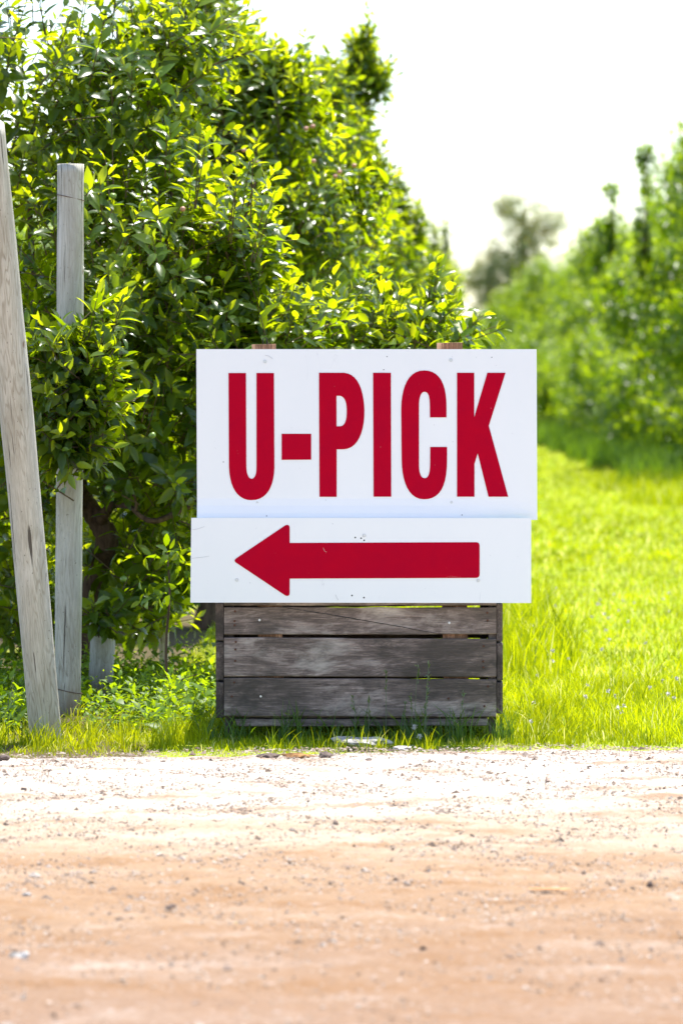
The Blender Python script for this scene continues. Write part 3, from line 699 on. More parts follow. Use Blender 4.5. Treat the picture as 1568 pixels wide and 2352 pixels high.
for (px, py, d, L, dx, dy) in [(540, 470, 17.2, .32, .05, 1), (575, 420, 17.2, .28, .08, 1), (600, 520, 17.3, .3, .35, 1), (330, 420, 17.3, .25, -.1, 1), (455, 400, 17.3, .3, .1, 1), (385, 350, 17.4, .22, 0, 1),
                            (1060, 770, 18.0, .28, .75, .6), (1090, 768, 18.0, .25, 1, .35), (1020, 720, 18.1, .3, .3, 1), (980, 690, 18.2, .3, .1, 1), (1000, 670, 18.2, .3, .12, 1), (905, 720, 18.1, .3, .1, 1), (860, 690, 18.3, .3, 0, 1),
                            (230, 740, 16.4, .3, -.1, 1), (175, 745, 16.4, .25, -.35, 1), (265, 760, 16.4, .25, .35, 1), (620, 750, 17.6, .25, .1, 1), (700, 745, 17.8, .25, .2, 1), (760, 700, 18, .25, .1, 1),
                            (500, 60, 18.3, .3, .8, .5), (505, 90, 18.3, .28, 1, .4), (520, 130, 18.3, .28, 1, .3), (90, 30, 18.2, .28, -.2, 1), (190, 30, 18.3, .3, .1, 1), (270, 10, 18.3, .3, .1, 1), (440, 10, 18.3, .3, .3, 1), (20, 30, 18.2, .28, -.1, 1)]:
    for r_ in range(2):
        c = P(px + random.uniform(-8, 8), py + random.uniform(-8, 8), d); ex.append((c, (dx + random.uniform(-.1, .1), -.2 + random.uniform(-.2, .2), dy), L))
extra1 = (np.array([e[0][:] for e in ex]), np.array([e[1] for e in ex], float), np.array([e[2] for e in ex]))
def post_clear(E):
    px = 784 + E[:, 0] * FPX / E[:, 1]; py = 870 - (E[:, 2] - CAMH) * FPX / E[:, 1]
    m_ = ~((px > 95) & (px < 222) & (E[:, 1] < 16.85) & ((py < 725) | (py > 1150)))
    m_ &= ~((px < 120) & (E[:, 1] < 15.9))
    m_ &= E[:, 2] > .22
    m_ &= ~((px > 168) & (px < 285) & (py > 1110) & (py < 1365) & (E[:, 1] < 18.25))
    m_ &= ~((px > 285) & (px < 430) & (py > 1150) & (py < 1225) & (E[:, 1] < 17.7))
    return m_
O1, D1, l1_ = crown(T1, lobes1, 2350, 10, .096, LEAF, LH, n_parts=300, extra=extra1, keep=post_clear)
limb_mesh([limb([(190, 1570, 18.4), (196, 1480, 18.4), (205, 1380, 18.35), (228, 1300, 18.3), (246, 1245, 18.2), (228, 1200, 18.2), (200, 1160, 18.2), (182, 1120, 18.1)], [.05, .043, .042, .046, .050, .044, .042, .036], 14, .07),
           limb([(182, 1120, 18.1), (190, 1080, 18.0), (240, 1020, 17.9), (290, 960, 17.9), (330, 880, 18), (345, 800, 18.1), (380, 600, 18.3), (400, 300, 18.4)], [.036, .03, .026, .022, .02, .018, .014, .006]),
           limb([(182, 1122, 18.1), (150, 1085, 18.1), (110, 1000, 18.2), (90, 800, 18.3), (70, 500, 18.4), (80, 200, 18.4)], [.032, .026, .022, .02, .014, .006]),
           limb([(200, 1160, 18.2), (170, 1140, 18.0), (150, 1070, 17.5), (190, 900, 17.0), (225, 780, 16.6)], [.03, .02, .014, .01, .005]),
           limb([(310, 1175, 17.6), (335, 1193, 17.6), (362, 1196, 17.6), (400, 1180, 17.7), (450, 1152, 17.8), (560, 1080, 18.1), (760, 900, 18.4), (900, 800, 18.5)], [.008, .011, .012, .013, .014, .014, .012, .006]),
           limb([(228, 1200, 18.2), (260, 1160, 18), (300, 1165, 17.7), (312, 1176, 17.6)], [.03, .018, .01, .009]),
           limb([(310, 1175, 17.6), (312, 1150, 17.6), (285, 1080, 17.6)], [.007, .005, .003]),
           limb([(345, 800, 18.1), (450, 700, 18), (540, 560, 17.7), (585, 420, 17.4)], [.016, .012, .008, .003]),
           limb([(90, 800, 18.3), (200, 500, 18.4), (260, 250, 18.4), (270, 60, 18.4)], [.016, .012, .009, .004])], T1)
# fruitlets
def apple_mesh(mat):
    V, F = blob(5, sc=(1, 1, .92), rough=.03, sub=2)
    r = np.hypot(V[:, 0], V[:, 1]); V[:, 2] -= np.where(V[:, 2] > 0, .35 * np.exp(-(r / .35) ** 2), -.15 * np.exp(-(r / .3) ** 2)); return np_mesh('apple', V, F, mat, smooth=True)
AG, AP = apple_mesh(GREEN_APPLE), apple_mesh(PINK_APPLE)
for (px, py, d, r, pink) in [(136, 1120, 17.2, .019, 0), (251, 1092, 17.3, .016, 0), (249, 1122, 17.3, .014, 0), (213, 1040, 17.1, .018, 0), (148, 1045, 17.2, .017, 0), (284, 1330, 17.2, .015, 0), (263, 944, 17.2, .015, 1), (75, 460, 17.2, .017, 0),
                             (260, 450, 17.1, .015, 0), (330, 470, 17.1, .014, 0), (420, 480, 17.1, .012, 1), (478, 640, 17.1, .014, 0), (380, 1225, 17.2, .015, 0), (300, 900, 16.9, .015, 0), (350, 1000, 16.9, .015, 0)]:
    o = link('apple', AP if pink else AG, T1); o.location = P(px, py, d) - T1.location; o.scale = (r, r, r); o.rotation_euler = (random.uniform(-.5, .5), random.uniform(-.5, .5), 0)

# ---- trees behind it in the left row (each with its own crown shape)
def left_tree(bpx, d, lobes, label, ntw, k, L0, tmpl, up=.7, parts=0, extra=None, mat=LEAF):
    b = P(bpx, 1300, d); b.z = 0
    t = empty('apple_tree', b, label, 'tree', 'apple trees in the left orchard row')
    crown(t, lobes, ntw, k, L0, mat, tmpl, up=up, n_parts=parts, extra=extra, trunk=True)
    pts = []
    tk = [tube_np(catmull([(b.x, d, -.05), (b.x + .06, d, .4), (b.x - .05, d, .9), (b.x + .03, d, 1.5), (b.x, d, 2.6)]), np.linspace(.075, .012, 21), 9, .06)]
    for l_ in lobes[:8]:
        c = l_[0]; s = np.array([b.x, d, min(max(.7, c[2] - .5), 1.8)])
        tk.append(tube_np(catmull([s, (s + c) / 2 + np.array([0, 0, -.08]), c, c + np.array([0, 0, l_[1][2] * .7])]), np.linspace(.03, .005, 19), 6))
    limb_mesh(tk, t); return t
def shoots(lst, rep=1):
    a = []
    for (px, py, py2, d, dx) in lst:                     # upright leafy shoot from py up to py2
        n_ = max(1, int((py - py2) / 28)) * (4 if d > 30 else 2)
        for i in range(n_):
            q = i / max(1, n_); c = P(px + dx * q * 100 + random.uniform(-9, 9) * (1.2 - q), py + (py2 - py) * q, d); a.append((c[:], (dx + random.uniform(-.5, .5), random.uniform(-.4, .4), 1), .18))
    return (np.array([x[0] for x in a]), np.array([x[1] for x in a], float), np.array([x[2] for x in a]))
T2 = left_tree(470, 22.2, [pl(550, 345, 22.2, 175, 190, 1.1, 1.2), pl(680, 560, 22.0, 200, 220, 1.1, 1.2), pl(430, 200, 22.4, 150, 260, 1.1, 1.2), pl(470, 700, 22.2, 300, 250, 1.1, 1), pl(600, 190, 22, 40, 60, .4, .22), pl(680, 220, 22, 34, 55, .4, .18), pl(250, 1230, 22.2, 280, 160, .8, .7), pl(430, 20, 22.2, 90, 60, .6, .4)],
     'second apple tree of the left row, slightly blurred, bearing small pinkish apples', 1750, 10, .094, LH, parts=300, extra=shoots([(560, 190, 105, 22, 0), (604, 190, 110, 22, .1), (686, 230, 118, 22.3, .1), (650, 230, 150, 22.3, 0), (720, 320, 230, 22.3, .3), (800, 480, 390, 22, .3), (830, 520, 430, 22, .25), (525, 160, 70, 22.3, .4)]))
for (px, py) in [(780, 395), (720, 370), (718, 290), (813, 380), (770, 405), (560, 345), (585, 370), (703, 295)]:
    o = link('apple', AP, T2); o.location = P(px, py, 20.95) - T2.location; o.scale = (.013,) * 3
left_tree(620, 26, [pl(740, 440, 26, 115, 215, 1.1, 1.3), pl(742, 225, 26, 34, 80, .4, .25), pl(640, 700, 26, 200, 260, 1.1, 1), pl(815, 470, 26, 60, 110, .6, .5), pl(850, 630, 25.6, 90, 150, .7, .6), pl(300, 1150, 26, 330, 170, .8, .8)],
     'third apple tree of the left row with a tall leafy shoot at its right', 1600, 9, .105, LL, extra=shoots([(706, 220, 85, 26, 0), (745, 230, 120, 26, .1), (775, 260, 160, 26, .15), (850, 430, 340, 26, .3), (870, 480, 395, 26, .2), (790, 330, 250, 26, .4)]))
left_tree(660, 28.5, [pl(800, 290, 28.5, 34, 55, .3, .3), pl(812, 215, 28.5, 30, 45, .3, .22), pl(830, 120, 28.5, 18, 60, .2, .10), pl(780, 480, 28.5, 90, 170, .8, 1), pl(862, 188, 28.5, 22, 16, .15, .07)],
     'tall dark apple tree whose leaning shoot stands highest against the white sky', 700, 9, .1, LL, extra=shoots([(795, 260, 70, 28.5, .4), (822, 190, 30, 28.5, .3), (845, 235, 165, 28.5, .35)]))
left_tree(700, 33, [pl(850, 575, 33, 75, 140, 1.0, 1.2), pl(895, 665, 33, 70, 100, .9, 1), pl(800, 700, 33, 150, 160, 1.1, 1)],
     'fifth apple tree of the left row, rounded top below the tall shoot', 1200, 9, .11, LL, extra=shoots([(862, 440, 385, 33, 0), (905, 540, 425, 33, .05), (912, 520, 405, 33, .02), (880, 480, 420, 33, 0), (955, 600, 485, 33, .05), (925, 560, 450, 33, 0), (890, 520, 415, 33, 0)]))
left_tree(735, 41, [pl(930, 665, 41, 65, 110, 1.1, 1.1), pl(985, 700, 41, 60, 100, 1, 1)],
     'sixth apple tree of the left row, blurred, with a short spike on top', 1100, 9, .095, LL, extra=shoots([(955, 560, 470, 41, .05), (965, 560, 480, 41, .0), (992, 640, 520, 41, .05), (975, 600, 500, 41, 0)]))
left_tree(770, 50, [pl(975, 705, 50, 50, 100, 1.1, 1.2), pl(1010, 640, 50, 26, 60, .5, .4)],
     'farthest apple tree of the left row, a blurred hump above the right sign post', 1000, 9, .1, LL, extra=shoots([(1020, 620, 510, 50, .0), (1024, 620, 515, 50, .0), (1000, 620, 560, 50, 0), (1045, 700, 620, 50, .1)]))

# ---- stock of far orchard trees
def far_tree_meshes(seed, H=3.8, Rr=1.7):
    global rng
    keep_rng = rng; rng = np.random.default_rng(seed); random.seed(seed)
    root = bpy.data.objects.new('tmp_root', None); root.location = (0, 0, 0)
    lobes = [(np.array([random.uniform(-.5, .5), random.uniform(-.5, .5), H * .40]), np.array([Rr, Rr, H * .28]), 2.2), (np.array([random.uniform(-.3, .3), random.uniform(-.3, .3), H * .62]), np.array([Rr * .8, Rr * .8, H * .25]), 1.4)]
    lobes = [(c_, r_ * .8, w_ * .35) for c_, r_, w_ in lobes]
    for i in range(44):
        a = i * 2.4 + random.uniform(-.4, .4); z = (.10 + .80 * ((i * .618) % 1)) * H; rr = Rr * math.sqrt(max(.05, 1 - ((z / H - .38) / .56) ** 2)) * random.uniform(.82, 1.12)
        q = random.uniform(.22, .42); lobes.append((np.array([math.cos(a) * rr, math.sin(a) * rr, z]), np.array([q * 1.15, q * 1.15, q * random.uniform(.7, 1.3)]), q * .62))
    O, d = lobe_points(lobes, 1500, .5); D = nrm(d * .6 + np.array([0, 0, .7]) + rng.normal(0, .35, d.shape)); l = rng.uniform(.16, .38, len(O))
    sh = []
    for i in range(16):
        a = random.uniform(0, 6.28); rr = random.uniform(0, 1.1); z0 = H * random.uniform(.68, .88)
        for j in range(random.randint(3, 8)): sh.append((math.cos(a) * rr, math.sin(a) * rr, z0 + j * .12))
    sh = np.array(sh); O = np.vstack([O, sh]); D = np.vstack([D, nrm(np.array([0, 0, 1.]) + rng.normal(0, .35, sh.shape))]); l = np.concatenate([l, np.full(len(sh), .22)])
    m_ = O[:, 2] > .12; O, D, l = O[m_], D[m_], l[m_]
    dat = twigs_to_leaves(O, D, l, 8, .13); V, F = leaves_geo(*dat[:5], LL)
    fo = np_mesh('foliage', V, F, LEAF_FAR, tone=np.repeat(dat[5], 5), young=np.repeat(dat[6], 5), smooth=True)
    parts = [tube_np(catmull([(0, 0, -.05), (.07, .02, .5), (-.05, 0, 1.1), (.02, .05, 2), (0, 0, 3.2)]), np.linspace(.1, .015, 21), 8, .06)]
    for i in range(8):
        a = i * .8 + random.random(); z = random.uniform(.5, 1.6); e = Rr * .8
        parts.append(tube_np(catmull([(0, 0, z), (math.cos(a) * e * .5, math.sin(a) * e * .5, z + .25), (math.cos(a) * e, math.sin(a) * e, z + random.uniform(.2, 1))]), np.linspace(.04, .008, 11), 5))
    V, F = merge(parts); tr = np_mesh('trunk', V, F, BARK, smooth=True)
    rng = keep_rng; return fo, tr
STOCK = [far_tree_meshes(s) for s in (11, 12, 13, 14, 15)]
def stock_tree(x, y, k, s, rz, label, group, zs=1.0):
    t = empty('apple_tree', (x, y, 0), label, 'tree', group, rz); t.scale = (s, s, s * zs)
    fo, tr = STOCK[k]; a = link('foliage', fo, t); a['kind'] = 'stuff'; link('trunk', tr, t); return t
random.seed(3)
y = 53.0; i = 0
while y < 190:
    x = 5.85 + .010 * (y - 58) + random.uniform(-.25, .25)
    lab = ['bushy apple tree cut by the right edge of the picture, nearest of its row', 'apple tree with two tall bare-stemmed shoots rising above the right row', 'rounded apple tree next beyond the tall shoots of the right row'][i] if i < 3 else 'blurred apple tree farther along the right orchard row'
    t = stock_tree(x, y, i % 5, random.uniform(.92, 1.06) * (1.1 if i < 4 else 1.02), random.uniform(0, 6.28), lab, 'apple trees in the right orchard row', zs=1.1 if i < 1 else 1.2 if i < 5 else 1.13)
    if i == 1: TS = t
    y += 3.6 + random.uniform(-.3, .3); i += 1
# tall shoots of the right row
def tall_shoot(root, px, py0, py1, d, r=.014):
    c0, c1 = P(px - 4, py0, d), P(px, py1, d)
    V, F = tube_np(catmull([c0[:], (c0.lerp(c1, .5) + Vector((.03, 0, 0)))[:], c1[:]]), np.linspace(r, .005, 11), 6)
    inv = root.matrix_basis.inverted()
    V = np.array([inv @ Vector(v) for v in V]); s = link('shoot', np_mesh('shoot', V, F, BARK), root)
    zz = []
    n_ = int((py0 - py1) / 9)
    for j in range(n_):
        t = (j + .5) / n_; c = c0.lerp(c1, t); dens = 1 if (t < .70 or t > .86 or j % 2) else 0
        for q in range(6 if t > .86 else 4 if t < .4 else 1):
            if dens: zz.append((c[:], (random.uniform(-1, 1) * (1.2 - t * .3), random.uniform(-1, 1), .8), (.16 if t > .86 else .17 if t < .4 else .07)))
    O = np.array([z[0] for z in zz]); D = nrm(np.array([z[1] for z in zz])); l = np.array([z[2] for z in zz])
    dat = twigs_to_leaves(O, D, l, 6, .13); V, F = leaves_geo(*dat[:5], LL); V = np.array([inv @ Vector(v) for v in V])
    link('shoot_leaves', np_mesh('shoot_leaves', V, F, LEAF_FAR, tone=np.repeat(dat[5], 5), young=np.repeat(dat[6] * .6, 5), smooth=True), root)['kind'] = 'stuff'
bpy.context.view_layer.update()
tall_shoot(TS, 1480, 640, 352, 56.5, .032)
tall_shoot(TS, 1404, 600, 440, 56.5, .02)
tall_shoot(TS, 1374, 640, 530, 58, .012)

# left row beyond, and the next row to the left
random.seed(4)
for k, y in enumerate(np.arange(56, 112, 4.2)):
    stock_tree(-.95 + .012 * (y - 18), y, k % 5, .88, random.uniform(0, 6.28), 'far apple tree of the left row seen through the leaves of nearer ones', 'apple trees in the left orchard row')
for k, y in enumerate(np.arange(26, 90, 4.4)):
    stock_tree(-4.6 + .012 * (y - 18), y, (k + 2) % 5, .9, random.uniform(0, 6.28), 'shaded apple tree of the next row, behind the grey posts at far left', 'apple trees in the next row to the left')

# ---- far pine against the sky
def far_pine(px, ptop, d, label):
    b = P(px, 1000, d); b.z = 0; t = empty('pine_tree', b, label, 'tree')
    top = P(px + 10, ptop + 20, d)
    tk = [tube_np(catmull([b[:], (b.x - .2, d, 3), (b.x + .1, d, 5), top[:]]), np.linspace(.2, .06, 19), 8)]
    lob = []
    for (cx, cy, rx, ry, wg) in [(1165, 478, 26, 16, .5), (1205, 488, 46, 30, .8), (1250, 512, 44, 18, .7), (1215, 540, 60, 34, .8), (1180, 570, 60, 34, .7), (1190, 545, 34, 18, .4), (1255, 545, 22, 12, .25), (1225, 575, 30, 18, .45), (1160, 600, 36, 20, .6), (1200, 610, 34, 18, .5), (1130, 610, 40, 20, 1.0), (1095, 640, 34, 18, .9), (1150, 650, 44, 22, 1.0), (1115, 680, 34, 22, .9), (1290, 522, 20, 7, .12), (1180, 690, 60, 22, .7)]:
        l_ = pl(cx, cy, d, rx, ry, 1.0, wg); l_ = (l_[0] + np.array([random.uniform(-.12, .12), 0, random.uniform(-.08, .08)]), l_[1] * np.array([1.3, 1, 1.3]), l_[2]); lob.append(l_); c = l_[0]
        s = np.array([b.x + .0, d, c[2] - .5]); tk.append(tube_np(np.array([s, (s + c) / 2 + [0, 0, .1], c]), [.07, .05, .03], 5))
    limb_mesh(tk, t)
    O, dd = lobe_points(lob, 1250, .1); D = nrm(dd + rng.normal(0, .5, dd.shape) + np.array([0, 0, .4])); l = rng.uniform(.25, .5, len(O))
    dat = twigs_to_leaves(O, D, l, 7, .24); dat[4] = dat[4] * .55
    V, F = leaves_geo(*dat[:5], LL); f = link('foliage', np_mesh('foliage', V - np.array(b), F, PINE, tone=np.repeat(dat[5], 5), young=np.repeat(dat[6], 5)), t); f['kind'] = 'stuff'
far_pine(1195, 470, 150, 'distant grey green pine with open limbs against the white sky')
# distant treeline closing the view
n_ = 2600
tx = rng.uniform(-150, 150, n_); ty = rng.uniform(300, 330, n_); tz = rng.uniform(0, 1, n_) * (4.2 + 1.2 * np.sin(tx * .21) + .8 * np.sin(tx * .63))
dat = twigs_to_leaves(np.stack([tx, ty, tz], -1), nrm(rng.normal(0, .6, (n_, 3)) + [0, 0, .8]), np.full(n_, 1.2), 8, .9)
V, F = leaves_geo(*dat[:5], LL)
tag(link('distant_trees', np_mesh('distant_trees', V, F, LEAF_FAR, tone=np.repeat(dat[5], 5), young=np.repeat(dat[6] * 0, 5))), 'low wooded treeline on the horizon behind the orchard', 'woodland', kind='stuff')

# ------------------------------------------------------------------ grass
def blades(name, n, samp, hmin, hmax, wd, mat, label, cat='grass', seg=3, lean=.95, dry=.08, tonef=None):
    x, y = samp(n); n = len(x)
    h = hmin + (hmax - hmin) * rng.random(n) ** 2
    a = rng.uniform(0, 6.28, n); dirv = np.stack([np.cos(a), np.sin(a)], -1); bendv = rng.uniform(.1, 1.0, n) * lean
    fa = rng.uniform(0, 6.28, n); side = np.stack([np.cos(fa), np.sin(fa) * .6], -1)
    W_ = wd * rng.uniform(.6, 1.3, n)
    V = []
    for i in range(seg):
        t = i / seg; ww = W_ * (1 - t * .55) * .5
        cx = x + dirv[:, 0] * h * bendv * t * t; cy = y + dirv[:, 1] * h * bendv * t * t; cz = h * (t - .25 * bendv * t * t)
        for s in (-1, 1): V.append(np.stack([cx + side[:, 0] * ww * s, cy + side[:, 1] * ww * s, cz], -1))
    V.append(np.stack([x + dirv[:, 0] * h * bendv, y + dirv[:, 1] * h * bendv, h * (1 - .25 * bendv)], -1))
    V = np.stack(V, 1); nv = 2 * seg + 1
    T4 = np.array([(2 * i, 2 * i + 1, 2 * i + 3, 2 * i + 2) for i in range(seg - 1)]) if seg > 1 else None
    T3 = np.array([(2 * seg - 2, 2 * seg - 1, 2 * seg)]); off = nv * np.arange(n)[:, None, None]
    F = [(T3[None] + off).reshape(-1, 3)] + ([(T4[None] + off).reshape(-1, 4)] if T4 is not None else [])
    tone = np.clip(rng.random(n) * .42 + .38 * (.5 + .9 * hash2(x * 3.1, y * 1.9)) + .30 * hash2(x * .9 + 3, y * .3) + .1 * hash2(x * 9, y * 7) + .06 + (tonef(x, y) if tonef else 0), 0, 1); yg = (rng.random(n) < dry) * rng.uniform(.4, 1, n)
    o = link(name, np_mesh(name, V.reshape(-1, 3), F, mat, tone=np.repeat(tone, nv), young=np.repeat(yg, nv), smooth=True)); return tag(o, label, cat, kind='stuff')
def reg(d0, d1, xa=None, xb=None, pw=1.0, margin=.7, thin_left=0.0):
    def f(n):
        y = d0 + (d1 - d0) * rng.random(n) ** pw; hw = y * .08 + margin
        x = rng.uniform(-1, 1, n) * hw if xa is None else rng.uniform(xa, xb, n)
        m_ = y > edge(x) + .02 * rng.normal(0, 1, n)
        # patchy near the edge
        m_ &= (rng.random(n) < np.clip((y - edge(x)) / .30 + .18 + .6 * hash2(x * 9, y * 5), 0.04, 1))
        if thin_left: m_ &= ~((x < -.72 + .012 * (y - 18)) & (y > 16.0) & (rng.random(n) < thin_left))
        # no blades through the bin's footprint beyond its first strip
        m_ &= ~((x < -.45) & (y < 16.3) & (rng.random(n) < .45))
        m_ &= ~((x > xa_ - .02) & (x < xb_ + .03) & (y > D0 + .12) & (y < DB - .06))
        return x[m_], y[m_]
    return f
xa_, xb_ = xa, xb
blades('grass', 26000, reg(14.5, 15.5, pw=1.0), .008, .045, .0042, GRASS, 'short bright grass along the edge of the dirt road', dry=.12)
blades('grass', 44000, reg(15.3, 18.2, thin_left=.75), .018, .085, .0048, GRASS, 'fresh green grass around the bin and posts', dry=.07)
blades('grass', 60000, reg(18, 30, pw=1.25, thin_left=.97), .025, .075, .0075, GRASS, 'sunlit yellow green grass of the lane right of the signs', seg=2, dry=.2)
blades('grass', 60000, reg(30, 62, pw=1.2), .03, .08, .016, GRASS, 'blurred bright grass of the lane toward the orchard rows', seg=2, dry=.2)
blades('grass', 40000, reg(60, 140, margin=0), .04, .10, .034, GRASS, 'far bright grass of the lane between the rows', seg=1, dry=.2)
blades('tall_grass', 30000, lambda n: (lambda y: (3.7 + .010 * (y - 40) + np.abs(rng.normal(0, 1.0, n)) + .35 * np.sin(y * .9) + .2 * np.sin(y * 2.7), y))(rng.uniform(53, 100, n)), .10, .5, .022, TALL, 'darker tall grass growing at the foot of the right orchard row', seg=2, lean=.6)
blades('tall_grass', 9000, lambda n: (lambda y: (1.05 + .05 * np.sin(y * 2) - np.abs(rng.normal(0, .35, n)), y))(rng.uniform(18, 40, n)), .1, .35, .010, GRASS, 'taller grass along the left orchard row behind the bin', seg=2, lean=.6)
blades('grass', 5000, lambda n: (lambda y: (3.3 + np.abs(rng.normal(0, .8, n)) + .4 * np.sin(y * 1.1), y))(rng.uniform(41, 55, n)), .06, .26, .016, GRASS, 'ragged grass tufts before the right orchard row', seg=2, lean=.7)
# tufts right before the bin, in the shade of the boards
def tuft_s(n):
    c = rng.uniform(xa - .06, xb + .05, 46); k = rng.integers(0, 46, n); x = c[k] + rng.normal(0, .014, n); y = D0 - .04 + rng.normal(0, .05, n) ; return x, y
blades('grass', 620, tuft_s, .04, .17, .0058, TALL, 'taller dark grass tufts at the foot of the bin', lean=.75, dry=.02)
blades('grass', 260, lambda n: (lambda c, k: (c[k] + rng.normal(0, .012, n), 14.86 + rng.normal(0, .03, n)))(rng.uniform(px2x(560), px2x(980), 22), rng.integers(0, 22, n)), .03, .11, .005, GRASS, 'few bright grass tufts beside the pale rock at the verge', lean=.8)
def tuft_l(n):
    c = rng.uniform(-1.3, px2x(500), 40); yy = rng.uniform(14.95, 15.5, 40); k = rng.integers(0, 40, n); return c[k] + rng.normal(0, .02, n), yy[k] + rng.normal(0, .03, n)
blades('grass', 1000, tuft_l, .04, .13, .005, GRASS, 'longer grass tufts round the leaning post and left of the bin', lean=.75, dry=.05)
def tuft_r(n):
    c = rng.uniform(px2x(1155), 1.4, 120); yy = rng.uniform(15.05, 18, 120); k = rng.integers(0, 120, n); return c[k] + rng.normal(0, .03, n), yy[k] + rng.normal(0, .04, n)
blades('grass', 3200, tuft_r, .05, .14, .005, GRASS, 'longer grass tufts in the sunny lane right of the bin', lean=.7, dry=.1)

# ---- ground cover under the tree
n_ = 1500
gx = rng.uniform(-1.75, -.42, n_); gy = rng.uniform(15.55, 18.6, n_); gx = np.where(gx > -.45, gx - .2, gx)
gpx = 784 + gx * FPX / gy
m_ = ~((gx > xa - .06) & (gy < DB)) & ~((gpx > 192) & (gpx < 276) & (gy < 17.75) & (gy > 16.1) & (rng.random(n_) < .9)) & ~((gpx > 60) & (gpx < 190) & (gy < 16.6)); gx, gy = gx[m_], gy[m_]; n_ = len(gx)
hh = rng.uniform(.04, .17, n_) * (1 + .7 * np.clip(hash2(gx * 3, gy * 2), -.6, 1))
O = np.stack([gx, gy, np.zeros(n_)], -1); Dg = nrm(np.array([0, 0, 1.]) + rng.normal(0, .28, (n_, 3)))
dat = twigs_to_leaves(O, Dg, hh, 9, .034, spread=1.15); bigf = np.repeat(np.where(rng.random(n_) < .22, 1.9, .9), 9); dat[3] = dat[3] * bigf; dat[4] = dat[4] * 1.3 * bigf
V, F = leaves_geo(*dat[:5], LL)
tag(link('ground_cover', np_mesh('ground_cover', V, F, WEED, tone=np.repeat(dat[5], 5), young=np.repeat(dat[6], 5), smooth=True)), 'low leafy weeds growing under the apple tree behind the posts', 'weeds', kind='stuff')
# dark weeds under the bin
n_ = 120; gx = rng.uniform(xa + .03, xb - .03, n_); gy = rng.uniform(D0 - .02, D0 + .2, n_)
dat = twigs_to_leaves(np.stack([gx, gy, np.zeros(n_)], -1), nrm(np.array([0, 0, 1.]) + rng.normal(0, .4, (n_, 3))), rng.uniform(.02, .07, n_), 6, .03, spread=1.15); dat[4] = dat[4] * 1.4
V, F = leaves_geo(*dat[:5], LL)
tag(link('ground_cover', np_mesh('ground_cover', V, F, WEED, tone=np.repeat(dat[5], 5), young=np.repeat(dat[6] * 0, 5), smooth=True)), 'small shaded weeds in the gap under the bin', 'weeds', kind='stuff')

# ---- sapling stem between tree and bin
sb = P(392, 1640, gd(1640)); sb.z = 0
S_ = empty('sapling', sb, 'thin dark bare stem rising from the weeds left of the bin', 'sapling')
limb_mesh([limb([(392, 1650, 16.55), (388, 1590, 16.55), (382, 1530, 16.55), (383, 1460, 16.55), (388, 1400, 16.55), (390, 1340, 16.6), (384, 1270, 16.7)], [.0075, .0065, .006, .0055, .005, .004, .003], 7, 0),
           limb([(388, 1585, 16.55), (420, 1560, 16.5), (470, 1545, 16.45)], [.003, .002, .0012], 5, 0)], S_, 'stem')
O = np.array([P(388 + random.uniform(-30, 30), random.uniform(1250, 1380), 16.6)[:] for _ in range(16)]); dat = twigs_to_leaves(O, nrm(rng.normal(0, .8, (16, 3))), np.full(16, .16), 6, .06)
V, F = leaves_geo(*dat[:5], LH); link('foliage', np_mesh('foliage', V - np.array(sb), F, LEAF, tone=np.repeat(dat[5], 11), young=np.repeat(dat[6], 11), smooth=True), S_)['kind'] = 'stuff'

# ---- single seed-headed grass stalks in front of the bin
def stalk(px, ptop, d, lean, label, big=1.0, gp='seed headed grass stalks'):
    b = P(px - lean * 12, 1700, d); b.z = 0; tp = P(px, ptop, d)
    t = empty('grass_stalk', b, label, 'grass stalk', gp)
    mid = b.lerp(tp, .6) + Vector((-lean * .012, 0, 0)); c = catmull([b[:], mid[:], tp[:]])
    V, F = tube_np(c, np.linspace(.0012, .0006, len(c)), 4); link('stem', np_mesh('stem', V - np.array(b), F, SEED), t)
    n = int(16 * big); q = rng.random(n); O = np.array([tuple(tp.lerp(b, float(z) * .055 / max(.05, (tp - b).length)) ) for z in q * big])
    A = nrm(np.array([lean * .4, 0, 1.]) + rng.normal(0, .45, (n, 3)))
    V, F = leaves_geo(O, A, rng.normal(0, 1, (n, 3)), np.full(n, .014) * rng.uniform(.7, 1.3, n), np.full(n, .005), LL)
    link('seed_head', np_mesh('seed_head', V - np.array(b), F, SEED, tone=np.repeat(rng.random(n), 5), young=np.zeros(len(V))), t)
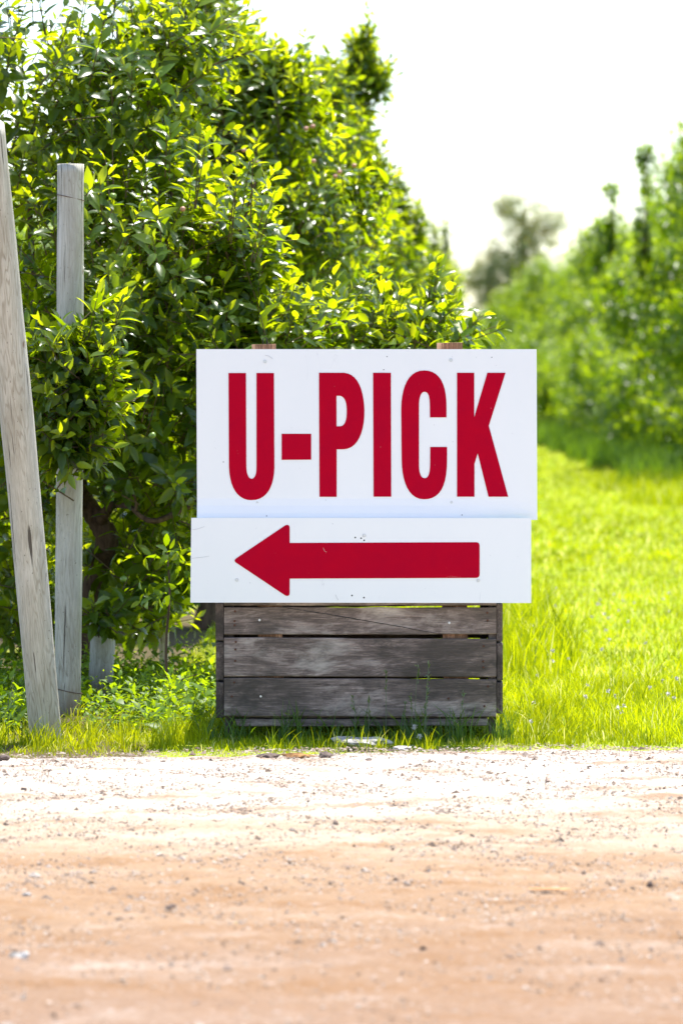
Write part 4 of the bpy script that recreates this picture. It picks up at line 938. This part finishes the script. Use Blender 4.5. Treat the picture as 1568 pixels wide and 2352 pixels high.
for (px, pt, ln, lab, bg_) in [(886, 1541, 0, 'grass stalk with a broad pale seed head before the middle plank gap', 1.3), (960, 1530, .5, 'grass stalk with a feathery head before the middle plank, right of the broad one', 1.2), (984, 1522, .4, 'tallest feathery grass stalk before the middle plank', 1.2),
                          (943, 1590, -.2, 'thin grass stalk with a loose green head before the lowest plank, below the feathery ones', 1.4), (980, 1575, .3, 'branched grass head before the lowest plank under the tallest stalk', 1.5), (1063, 1590, .2, 'lone small grass head before the lowest plank near its right end', 1.0),
                          (810, 1600, -.4, 'leaning grass head before the lowest plank, left of centre', 1.0), (848, 1600, .1, 'grass head before the lowest plank below the broad pale one', 1.2), (975, 1615, 0, 'low grass head before the lowest plank beneath the branched one', 1.0), (930, 1615, .0, 'low thin grass head before the lowest plank, middle right', 1.0),
                          (1042, 1635, .1, 'short grass head at the lower edge of the lowest plank, right side', 1.0), (662, 1635, 0, 'faint grass head at the lower left of the lowest plank', .8)]:
    stalk(px, pt, D0 - .09 + random.uniform(-.04, .03), ln, lab, bg_)
stalk(30, 1555, 15.3, .8, 'tall pale grass stalk at the left edge before the leaning post', 1.8)
def flower(px, py, d, label):
    b = P(px, 1700, d); b.z = 0; c = P(px, py, d); t = empty('clover_flower', b, label, 'flower')
    V, F = tube_np([(b.x, d, 0), c[:]], .0011, 4); link('stem', np_mesh('stem', V - np.array(b), F, TALL), t)
    n = 46; A = nrm(rng.normal(0, 1, (n, 3)) + [0, 0, .3]); V, F = leaves_geo(np.tile(np.array(c), (n, 1)), A, rng.normal(0, 1, (n, 3)), np.full(n, .012), np.full(n, .005), LL)
    link('petals', np_mesh('petals', V - np.array(b), F, CLOVER), t)
flower(951, 1670, 15.2, 'white clover flower under the bin runner, the upper of two')
flower(962, 1692, 15.17, 'white clover flower low in the grass under the bin, the lower of two')
n_ = 90; fx = rng.uniform(px2x(1170), 2.2, n_); fy = rng.uniform(15.2, 24, n_)
A = nrm(rng.normal(0, 1, (n_ * 14, 3)) + [0, 0, .3]); cc = np.repeat(np.stack([fx, fy, rng.uniform(.06, .16, n_)], -1), 14, 0)
V, F = leaves_geo(cc, A, rng.normal(0, 1, A.shape), np.full(len(A), .011), np.full(len(A), .006), LL)
tag(link('clover_flowers', np_mesh('clover_flowers', V, F, CLOVER)), 'white clover flowers dotted through the sunny grass at right', 'flowers', kind='stuff')
